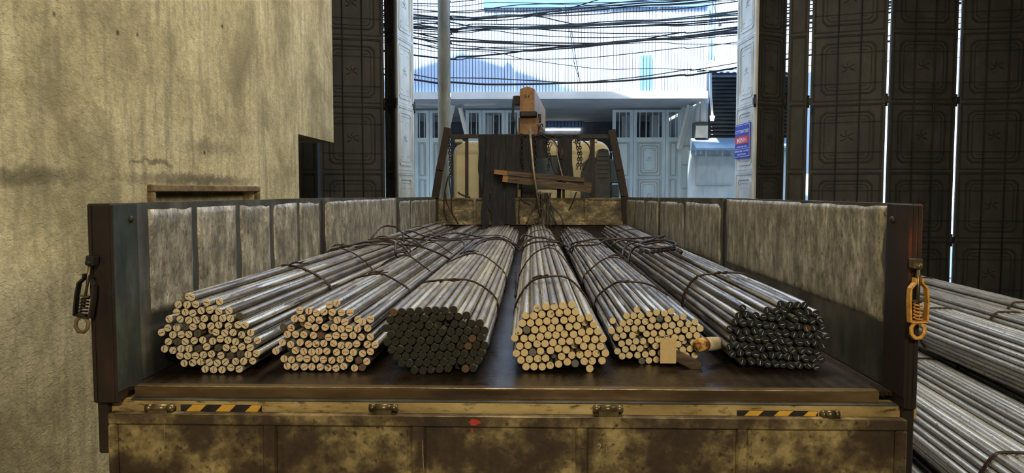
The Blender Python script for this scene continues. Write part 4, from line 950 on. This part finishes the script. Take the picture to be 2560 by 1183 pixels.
BP = {
 1: ([(441, 748), (484, 746), (500, 757), (532, 757), (560, 780), (592, 780), (607, 803), (614, 828), (622, 846), (631, 867), (626, 891), (598, 918), (562, 927), (500, 924), (455, 909), (403, 879), (397, 842), (410, 812), (420, 781)], 937, .0125, 90, 'bar_bright', 'end_dark_stripe', .8, 'steel bar bundle, cream ends with dark stripes, leftmost by the left side board', .30),
 2: ([(801, 768), (828, 762), (859, 771), (881, 784), (901, 790), (925, 807), (933, 835), (932, 856), (922, 885), (894, 916), (858, 923), (799, 921), (739, 920), (707, 898), (693, 864), (695, 846), (710, 814), (727, 797), (742, 785)], 932, .0126, 86, 'bar_bright', 'end_red_stripe', .2, 'steel bar bundle, cream ends with thin red stripes, second from the left side', .26),
 3: ([(1030, 775), (1093, 776), (1172, 790), (1184, 808), (1207, 835), (1213, 850), (1212, 871), (1205, 892), (1188, 912), (1171, 928), (1132, 931), (1034, 928), (1010, 925), (996, 909), (982, 892), (970, 873), (963, 834), (966, 814), (975, 798), (993, 786)], 940, .0132, 100, 'bar_warm', 'end_green', 0., 'bundle of steel bars with blackish green ends beside the bare deck aisle', .10),
 4: ([(1333, 768), (1370, 766), (1417, 764), (1446, 784), (1478, 796), (1502, 830), (1510, 847), (1512, 885), (1505, 905), (1493, 918), (1474, 922), (1333, 924), (1313, 917), (1301, 905), (1287, 886), (1293, 843), (1302, 819), (1311, 801), (1324, 786)], 933, .0130, 88, 'bar_warm', 'end_yellow', -.1, 'bundle of steel bars with plain yellow ends right of the deck aisle', .20),
 5: ([(1587, 774), (1628, 775), (1671, 775), (1700, 792), (1718, 793), (1743, 804), (1754, 820), (1752, 850), (1756, 880), (1737, 893), (1700, 902), (1632, 905), (1569, 903), (1552, 891), (1546, 872), (1536, 857), (1530, 839), (1535, 820), (1545, 803), (1557, 788)], 913, .0121, 84, 'bar_dull', 'end_cream', .4, 'bundle of steel bars with plain pale cream ends and a cardboard tag in front', .20),
 6: ([(1861, 776), (1897, 790), (1933, 770), (1965, 764), (2010, 760), (2038, 785), (2059, 804), (2071, 840), (2069, 857), (2064, 879), (2047, 908), (1955, 919), (1863, 903), (1837, 884), (1832, 865), (1831, 843), (1827, 821), (1835, 804), (1846, 790)], 928, .0123, 94, 'bar_dull', 'end_navy', 1.1, 'bundle of steel bars with navy ends and short white stripes, rightmost in the bed', .22),
}
BI = {}
for key, (poly, pyb, r, n, ms, me_, yaw, label, jit) in BP.items():
    cxp = sum(p[0] for p in poly)/len(poly); Y0 = atz(cxp, pyb, DECK+.001).y
    w3 = [at(px, py, Y0) for px, py in poly]; cx = sum(p.x for p in w3)/len(w3)
    if key == 1: cx_shift = .008
    else: cx_shift = 0
    lp = [(p.x-cx, p.z-DECK) for p in w3]
    rnd = random.Random(100+key); g = pack(lp, r, n, rnd, jit, {1: 2.14, 2: 2.12, 3: 2.03, 4: 2.10, 5: 2.08, 6: 2.10}[key])
    root = empty('bar_bundle', (cx+cx_shift, Y0, DECK), -math.radians(yaw)); tag(root, label, 'steel bundle', 'bundles of round bar on the truck bed')
    # the outline narrows a little where hidden, bars are 5.9 m
    me = bar_mesh(r, 5.85, [ms, me_])
    for i, (x_, z_) in enumerate(g):
        o = link('bar', me, root); top = z_ > .17
        yo = rnd.gauss(0, .0028)+(rnd.choice((0, 0, .0, .05)) if rnd.random() < .12 else 0)
        o.location = (x_, yo+.012, z_); o.rotation_euler = (0, rnd.uniform(0, PI*2), 0)
    hl = hull([(x_+r*math.cos(t_*PI/4), z_+r*math.sin(t_*PI/4)) for x_, z_ in g for t_ in range(8)])
    BI[key] = dict(root=root, hull=hl, Y0=Y0, cx=cx, top=max(p[1] for p in hl))
TIES = {1: [(.95, 0, .0, True), (1.75, .03, 0, False), (3.0, .0, .01, True), (4.5, .02, 0, False), (5.6, 0, 0, False)],
        2: [(.75, 0, .005, False), (1.45, .035, 0, False), (2.5, .03, 0, False), (3.9, .0, .01, True), (5.6, 0, 0, False)],
        3: [(.62, 0, .012, False), (1.6, .05, 0, False), (3.4, .0, .01, False), (3.9, 0, 0, True), (5.55, 0, 0, True)],
        4: [(.62, 0, .012, True), (1.75, .06, 0, False), (3.5, 0, 0, True), (4.3, .02, 0, False), (5.55, 0, 0, True)],
        5: [(.62, 0, .01, False), (1.45, .055, 0, False), (3.3, 0, 0, True), (4.6, .0, 0, False), (5.5, 0, 0, True)],
        6: [(.75, 0, .01, True), (2.9, .02, 0, False), (3.4, 0, 0, True), (4.4, .02, 0, False), (5.6, 0, 0, False)]}
for key, tl in TIES.items():
    b_ = BI[key]
    for (y, pk, sl, db) in tl: tie(b_['root'], b_['hull'], y, .0046 if y < 1 else .0042, pk, sl, db, skew=random.Random(key*7+int(y*10)).uniform(-.25, .25))
    # knots on the near ties
    for (y, pk, sl, db) in tl[:2]:
        t_ = b_['top']+pk*.8+.008; m = MB(); rr = random.Random(int(y*100)+key)
        xk = rr.uniform(-.06, .02)
        m.tube(smooth_path([(xk-.03, y, t_-.004), (xk-.01, y-.01, t_+.006), (xk+.012, y+.008, t_+.004), (xk+.035, y-.004, t_+.012)], 4), .0036, 5)
        m.tube(smooth_path([(xk-.02, y+.01, t_), (xk, y, t_+.010), (xk+.02, y+.012, t_), (xk+.05, y+.03, t_+.002)], 4), .003, 5)
        m.build('wire_knot', 'wire', b_['root'])

# ---------------------------------------------------------------- loose wire slings lying over the bundles
def sling(pts, r=.0052, label=None, group='wire rope slings on the bundles', z=None, mat='wire', name='wire_sling', lift=None):
    w3 = []
    for q in pts:
        px, py = q[0], q[1]; zz = DECK+(q[2] if len(q) > 2 else .245); w3.append(atz(px, py, zz))
    o = MB().tube(smooth_path(w3, 5), r, 6).build(name, mat); return tag(o, label, 'sling', group)
LA = ['thick dark sling from the left side board drooping over the second bundle', 'thick dark sling running right across both leftmost bundles to the green-ended one', 'tallest wire loop standing up against the left side board', 'wire with a rounded pale bend beside the tall standing loop', 'wire waving across the second bundle below the far ties', 'wire dropping off the right side of the leftmost bundle', 'short wire falling behind the drop on the leftmost bundle', 'hooked wire between the second and the green-ended bundle', 'small kinked wire end standing between the two leftmost bundles']
la = iter(LA)
H1 = .262
for pts in (
 [(818, 630, .24), (850, 622, .26), (895, 617, .27), (925, 612, .28), (1000, 612, .27), (1050, 617, .27), (1100, 635, .25), (1133, 654, .19)],
 [(820, 626, .24), (860, 618, .27), (905, 606, .29), (960, 598, .28), (1020, 596, .28), (1090, 602, .27), (1170, 598, .27), (1212, 594, .26)],
 [(925, 606, .27), (932, 591, .31), (957, 567, .36), (989, 568, .36), (1007, 583, .32), (1030, 596, .28), (1060, 618, .27)],
 [(1010, 605, .27), (1008, 588, .31), (1015, 578, .33), (1035, 580, .32), (1060, 590, .29), (1110, 598, .27), (1160, 593, .27), (1175, 581, .28), (1178, 588, .27)],
 [(920, 600, .28), (960, 596, .29), (1010, 600, .28), (1055, 614, .27), (1075, 595, .29), (1130, 583, .29), (1185, 590, .27), (1215, 597, .27)],
 [(850, 618, .27), (900, 609, .28), (950, 601, .28), (985, 605, .28), (988, 625, .26), (992, 642, .22), (1008, 643, .22)],
 [(905, 608, .28), (945, 603, .29), (1000, 612, .27), (1025, 638, .23)],
 [(1155, 600, .27), (1160, 610, .27), (1162, 622, .26), (1152, 635, .24), (1180, 612, .26), (1215, 603, .27)],
 [(1050, 600, .27), (1068, 590, .3), (1070, 586, .3), (1100, 592, .28), (1120, 596, .27)]):
    sling(pts, .0062, next(la), 'slings over the two leftmost bundles')
LB = ['thick sling arching over the green-ended and yellow-ended bundles', 'thinner sling following the thick arch over the green-ended bundle', 'wire with a hooked end on top of the yellow-ended bundle', 'sling running from the cream-ended bundle to the rope coil', 'sling crossing under the first towards the rope coil', 'small wire ring in the gap right of the yellow-ended bundle', 'thin wire hanging down beside the deck aisle']
lb = iter(LB)
for pts in (
 [(1160, 640, .22), (1190, 606, .27), (1240, 593, .28), (1275, 605, .27), (1297, 625, .20), (1310, 608, .24), (1335, 595, .27), (1375, 598, .27), (1410, 612, .23), (1425, 622, .20)],
 [(1150, 658, .2), (1200, 607, .27), (1250, 598, .28), (1290, 612, .22), (1305, 620, .2), (1340, 605, .27), (1400, 606, .26)],
 [(1300, 600, .25), (1310, 588, .28), (1333, 593, .27), (1360, 594, .27), (1380, 603, .27), (1420, 615, .2)],
 [(1420, 628, .2), (1428, 612, .23), (1450, 604, .26), (1500, 597, .27), (1560, 597, .27), (1620, 593, .27), (1662, 590, .27)],
 [(1422, 625, .2), (1440, 615, .24), (1490, 612, .26), (1520, 600, .28), (1600, 595, .28), (1655, 592, .28), (1663, 600, .27)],
 [(1430, 635, .16), (1421, 622, .2), (1425, 612, .22), (1433, 618, .22), (1430, 630, .18)],
 [(1290, 680, .05), (1289, 700, .04), (1293, 712, .03), (1288, 740, .01)]):
    sling(pts, .0062, next(lb), 'slings over the middle bundles')
LC = ['innermost turn of the rope coil on the rightmost bundle', 'second turn of the rope coil on the rightmost bundle', 'third turn of the rope coil on the rightmost bundle', 'outermost turn of the rope coil on the rightmost bundle', 'rope end rising left of the coil on the rightmost bundle', 'rope passing under the coil on the rightmost bundle', 'frayed rope end pointing at the right side board behind the coil']
lc = iter(LC)
for k in range(4):
    pts = []
    for i in range(13):
        t_ = i/12*2*PI*.93+k*.3; pts.append((1645+(40+k*2)*math.cos(t_), 611+(7+k)*math.sin(t_), .27+.006*k))
    sling(pts, .006, next(lc), 'coiled rope on the rightmost bundle')
for pts in ([(1555, 645, .2), (1562, 618, .25), (1590, 606, .27), (1640, 600, .28), (1662, 588, .29)], [(1570, 655, .18), (1580, 625, .24), (1610, 612, .28), (1660, 606, .28), (1690, 622, .27)], [(1530, 612, .26), (1560, 600, .29), (1610, 606, .28), (1640, 595, .3), (1655, 592, .3)]):
    sling(pts, .006, next(lc), 'coiled rope on the rightmost bundle')

# chains
def chain(w3, label, group=None, ll=.045, r=.006):
    path = smooth_path(w3, 12); m = MB(); acc = 0; last = Vector(path[0]); k = 0; pts = [last]
    cum = [0]
    for a_, b_ in zip(path, path[1:]): cum.append(cum[-1]+(b_-a_).length)
    s_ = 0
    def pos(s):
        for i in range(len(cum)-1):
            if cum[i+1] >= s: 
                u = (s-cum[i])/max(cum[i+1]-cum[i], 1e-9); return path[i].lerp(path[i+1], u)
        return path[-1]
    while s_+ll < cum[-1]:
        a_ = pos(s_); b_ = pos(s_+ll); d_ = (b_-a_).normalized(); sd_ = d_.cross(Vector((0, 1, .01))).normalized(); 
        if k % 2: sd_ = d_.cross(sd_).normalized()
        c = (a_+b_)/2; L_2 = ll/2; wd = ll*.30
        ring = [c+d_*(L_2*math.cos(t_*PI/4)*1.1)+sd_*(wd*math.sin(t_*PI/4)) for t_ in range(8)]
        m.tube(ring, r, 5, True); s_ += ll*.78; k += 1
    return tag(m.build('chain', 'chain'), label, 'chain', group)
RY = YF-.06
def cpts(l, Y=RY): return [at(px, py, Y) for px, py in l]
chain(cpts([(1123, 336), (1124, 380), (1127, 430), (1122, 455)]), 'rusty lifting chain hanging at the left rack upright')
chain(cpts([(1306, 340), (1304, 390), (1308, 425)]), 'chain hanging over the rack rail left of the long stick')
chain(cpts([(1337, 340), (1340, 380), (1336, 430)]), 'chain hanging just right of the long stick above the timbers')
chain(cpts([(1369, 340), (1373, 390), (1370, 432)]), 'chain hanging in front of the blue rear window of the cab')
chain(cpts([(1437, 338), (1441, 360), (1447, 390), (1442, 425)]), 'left one of the knotted chain pair beside the wide right strap', 'knotted chain pair right of the window')
chain(cpts([(1441, 338), (1450, 365), (1453, 400), (1450, 430)]), 'right one of the knotted chain pair beside the wide right strap', 'knotted chain pair right of the window')
chain(cpts([(1300, 337), (1330, 340), (1360, 337), (1400, 342), (1450, 338)], YF-.045), 'long chain wound along the rack rail')
chain(cpts([(1350, 480), (1352, 520), (1345, 555)], RY-.05), 'chain hanging below the timbers down to the bars')
chain([atz(px, py, DECK+.27) for px, py in [(1600, 627), (1625, 630), (1650, 627), (1685, 622), (1705, 632)]], 'chain laid over the rightmost bundle beside the rope coil', ll=.035, r=.0045)

# webbing straps hung over the rack rail
def strap(path, w_, label, th=.012):
    w_ *= 1.2; w3 = smooth_path([at(px, py, Y) for px, py, Y in path], 5); m = MB(); vs = []; fs = []
    n = len(w3)
    for i, p in enumerate(w3):
        s_ = w_/2*(1+.06*math.sin(i*.9)); vs += [p+Vector((-s_, 0, 0)), p+Vector((s_, .004*math.sin(i), 0)), p+Vector((s_, th, 0)), p+Vector((-s_, th, 0))]
    for i in range(n-1):
        for k in range(4): fs.append((i*4+k, i*4+(k+1) % 4, i*4+4+(k+1) % 4, i*4+4+k))
    fs += [(0, 1, 2, 3), tuple((n-1)*4+k for k in (3, 2, 1, 0))]
    m.add(vs, fs, 0); return tag(m.build('lifting_strap', 'web'), label, 'strap', 'straps draped over the rack rail')
RS = YF-.05
for path, w_, lab in (
 ([(1207, 337, RS), (1206, 380, RS), (1207, 440, RS), (1222, 500, RS-.03), (1243, 545, RS-.05), (1252, 572, RS-.06)], .085, 'dark webbing strap at the left end of the draped row, twisting right at its foot'),
 ([(1226, 337, RS-.01), (1224, 400, RS-.02), (1218, 470, RS-.03), (1212, 530, RS-.04), (1214, 572, RS-.05)], .075, 'narrow dark strap second from the left of the draped row'),
 ([(1238, 337, RS-.02), (1236, 400, RS-.03), (1236, 480, RS-.04), (1238, 570, RS-.06)], .075, 'dark strap third from the left of the row, hanging straight to the deck'),
 ([(1255, 338, RS), (1254, 400, RS), (1256, 480, RS-.03), (1258, 560, RS-.05)], .12, 'wide dark strap in the middle of the draped row'),
 ([(1276, 338, RS-.01), (1278, 400, RS-.01), (1276, 450, RS-.04), (1278, 560, RS-.06)], .10, 'dark strap whose end hangs behind the left end of the timbers'),
 ([(1294, 338, RS), (1294, 380, RS), (1293, 432, RS)], .10, 'short wide dark strap ending above the timbers'),
 ([(1320, 341, RS+.01), (1320, 390, RS+.01), (1319, 432, RS)], .17, 'brown stained strap right behind the long stick'),
 ([(1350, 341, RS+.02), (1352, 365, RS+.02), (1352, 395, RS+.02)], .14, 'bunched short strap above the cab window'),
 ([(1399, 341, RS), (1400, 400, RS), (1398, 470, RS+.02), (1397, 495, RS+.03)], .045, 'narrow strap beside the cab window edge'),
 ([(1417, 338, RS-.01), (1419, 400, RS-.01), (1422, 455, RS)], .10, 'broad dark strap hanging alone right of the cab window')):
    strap(path, w_, lab)
# bent wires hanging on the rack
for pts, lab in (([(1360, 342), (1384, 352), (1396, 375), (1404, 400)], 'bent black hose arching over the cab window'), ([(1374, 372), (1382, 358), (1392, 368), (1394, 392), (1406, 440), (1414, 452)], 'pale kinked wire dangling before the cab window'),
                 ([(1455, 350), (1470, 362), (1476, 380), (1468, 405), (1458, 425)], 'thin cable curving beside the right rack bar'), ([(1375, 385), (1382, 420), (1398, 445), (1392, 418)], 'thin wire hooked in front of the cab window'),
                 ([(1121, 440), (1112, 480), (1110, 520), (1117, 550), (1122, 556)], 'left strand of wire hanging below the left chain'), ([(1123, 450), (1128, 490), (1130, 530), (1145, 560)], 'right strand of wire hanging below the left chain'), ([(1113, 480), (1118, 510), (1135, 540), (1142, 552)], 'middle strand of wire hanging below the left chain'),
                 ([(1300, 498), (1297, 525), (1298, 560)], 'thin hose hanging over the headboard under the timbers'), ([(1296, 492), (1312, 505), (1326, 512)], 'short wire end poking over the headboard'), ([(1441, 480), (1432, 505), (1422, 525)], 'hooked rod hanging from the right end of the timbers')):
    tag(MB().tube(smooth_path(cpts(pts, RY-.02), 5), .009, 6).build('hanging_wire', 'wire' if 'pale' not in lab else 'pale_wire'), lab, 'wire')
rr = random.Random(5)
for k in range(16):
    xt = rr.uniform(1338, 1378); xbm = 1358+(xt-1357)*2.2+rr.uniform(-12, 12)
    pts = [(xt, 482, RY-.08), (xt+rr.uniform(-4, 4), 510, RY-.09), ((xt+xbm)/2+rr.uniform(-4, 4), 535, RY-.13), (xbm, rr.uniform(555, 574), RY-.2)]
    tag(MB().tube(smooth_path([at(*p) for p in pts], 5), .008, 6).build('hanging_rope', 'chain'), 'dark rope strand in the clump under the timbers, %s one woven in' % ORD[k], 'rope', 'rope clump under the timbers')
# timbers and stick lashed across the rack
def timber(a_, b_, h_, lab, y0_, y1_, raw=None):
    A = at(a_[0], a_[1], y0_); B_ = at(b_[0], b_[1], y1_); m = MB(); d_ = B_-A
    if raw:
        m.bar(A, A+d_*raw, .09, h_, 1); m.bar(A+d_*raw, B_, .09, h_, 0)
    else: m.bar(A, B_, .09, h_, 0)
    return tag(m.build('timber', ['timber', 'timber_end']), lab, 'timber')
timber((1236, 430), (1460, 450), .055, 'upper weathered timber with a raw orange left end, lashed across the rack', RY-.05, RY-.06, .14)
timber((1257, 446), (1478, 474), .085, 'lower thick timber lashed across the rack under the upper one', RY-.04, RY-.05, .06)
timber((1330, 436), (1478, 462), .045, 'thin board wedged between the two timbers across the rack', RY-.06, RY-.02)
tag(MB().tube([at(1324, 322, RY-.1), at(1334, 430, RY-.12), at(1350, 534, RY-.14)], [.017, .015, .011], 8).build('long_stick', 'pale_wire'), 'long pale stick leaning upright against the rack and timbers', 'stick')
tag(MB().tube(smooth_path([at(1145, 480, RY), at(1152, 486, RY), at(1175, 494, RY)], 4), .012, 6).build('lever', 'dark'), 'small dark lever lying on the headboard at left', 'lever')

# tag, roll and slab at the right of the pale cream bundle
Y5 = BI[5]['Y0']; tg = empty('cardboard_tag', at(1670, 878, Y5-.07)); tag(tg, 'blank tan cardboard tag hanging in front of the pale cream bar ends', 'tag')
a = at(1651, 845, Y5-.07)-tg.location; b = at(1690, 909, Y5-.07)-tg.location
MB().box((a.x, -.001, b.z), (b.x, .001, a.z)).build('card', 'tag', tg)
MB().tube(smooth_path([(-.012, .001, a.z-.004), (-.008, -.002, a.z+.006), (.008, 0, a.z+.002), (.013, .02, a.z+.008)], 4), .0015, 5).build('tag_wire', 'wire', tg)
A = at(1748, 862, Y5-.04); B_ = at(1808, 858, Y5+.06); rl = empty('paper_roll', (A.x, A.y, A.z-.024)); tag(rl, 'stained paper roll with an orange printed label between the two right bundles', 'roll')
dd = B_-A; m = MB(); m.tube([Vector((0, 0, .024)), dd*.5+Vector((0, 0, .024)), dd+Vector((0, 0, .024))], [.022, .025, .022], 14); m.build('roll_body', 'paper', rl)
m = MB(); m.tube([Vector((0, 0, .024))-dd*.01, dd*.22+Vector((0, 0, .024))], [.0235, .0245], 14); m.build('label_band', 'label_brown', rl)
sb = MB(); c = at(1718, 903, Y5-.035); mat_ = Matrix.Translation(c) @ Matrix.Rotation(math.radians(27), 4, 'Y'); sb.bevbox((-.05, -.012, -.019), (.05, .012, .019), .003, 0, mat_)
tag(sb.build('wooden_block', 'timber'), 'dark worn wooden block leaning at the foot of the pale cream bundle', 'block')

# ================================================================ ROD PILE on the floor at the right
PR = .0162
rows = [[(1.66, 7.2), (2.04, 7.2), (2.42, 7.0), (2.80, 7.0), (3.18, 6.8), (3.56, 6.8)], [(1.93, 5.6), (2.31, 5.4), (2.69, 5.4), (3.07, 5.2), (3.45, 5.2)], [(2.60, 3.2), (2.98, 3.0), (3.36, 2.8)]]
rod_me = bar_mesh(PR, 7.6, ['rod', 'rod'], 10); RAD = PR*2*4.9
def rod_bundle(x_, z_, yaw, lab, grp, seed):
    rnd = random.Random(seed); root = empty('rod_bundle', (x_, 1.7, z_-RAD-PR), -math.radians(yaw)); tag(root, lab, 'steel bundle', grp)
    cz = RAD+PR; pts = []
    for i in range(-6, 7):
        for j in range(-6, 7):
            u = (i+.5*(j % 2))*PR*2.25; v = j*PR*2.25*.866
            if math.hypot(u, v) < RAD*1.0: pts.append((u, v))
    for u, v in pts:
        o = link('rod', rod_me, root); o.location = (u, rnd.uniform(-.05, .05), cz+v); o.rotation_euler = (0, rnd.uniform(0, 6), rnd.uniform(-.0022, .0022))
    hl = hull([(u+PR*math.cos(t_*PI/4), cz+v+PR*math.sin(t_*PI/4)) for u, v in pts for t_ in range(8)])
    for y in (1.3+rnd.uniform(0, .3), 3.4+rnd.uniform(-.2, .3), 5.2): tie(root, hl, y, .005, 0, 0, True, rnd=rnd)
H_ = RAD+PR; dz = .315
names_row = ['bottom', 'middle', 'top']
for j, row in enumerate(rows):
    for i, (x_, yw) in enumerate(row):
        vis = i < 2 or j == 2
        order = ['nearest the truck', 'second from the truck', 'third from the truck', 'fourth from the truck', 'fifth from the truck', 'farthest from the truck'][i]
        rod_bundle(x_, H_+.004+j*dz*1.02, yw, 'thin grey rod bundle, %s layer of the floor pile, %s' % (names_row[j], order), 'bundles of thin rods piled on the floor', 50+j*10+i)
# loose bent rods lying over the pile
for k, (pts, lab) in enumerate((([(2240, 850, 5.9), (2290, 866, 5.6), (2335, 890, 5.2), (2400, 905, 4.9), (2560, 985, 4.2), (2660, 1040, 3.9)], 'bent rod kinked over the pile, upper one of two'),
                                ([(2240, 880, 5.6), (2292, 905, 5.2), (2320, 935, 4.9), (2400, 965, 4.6), (2560, 1060, 3.95), (2660, 1120, 3.6)], 'bent rod kinked over the pile, lower one of two'))):
    tag(MB().tube(smooth_path([at(*p) for p in pts], 8), .016, 8).build('loose_rod', 'rod'), lab, 'rod', 'loose rods on the pile')
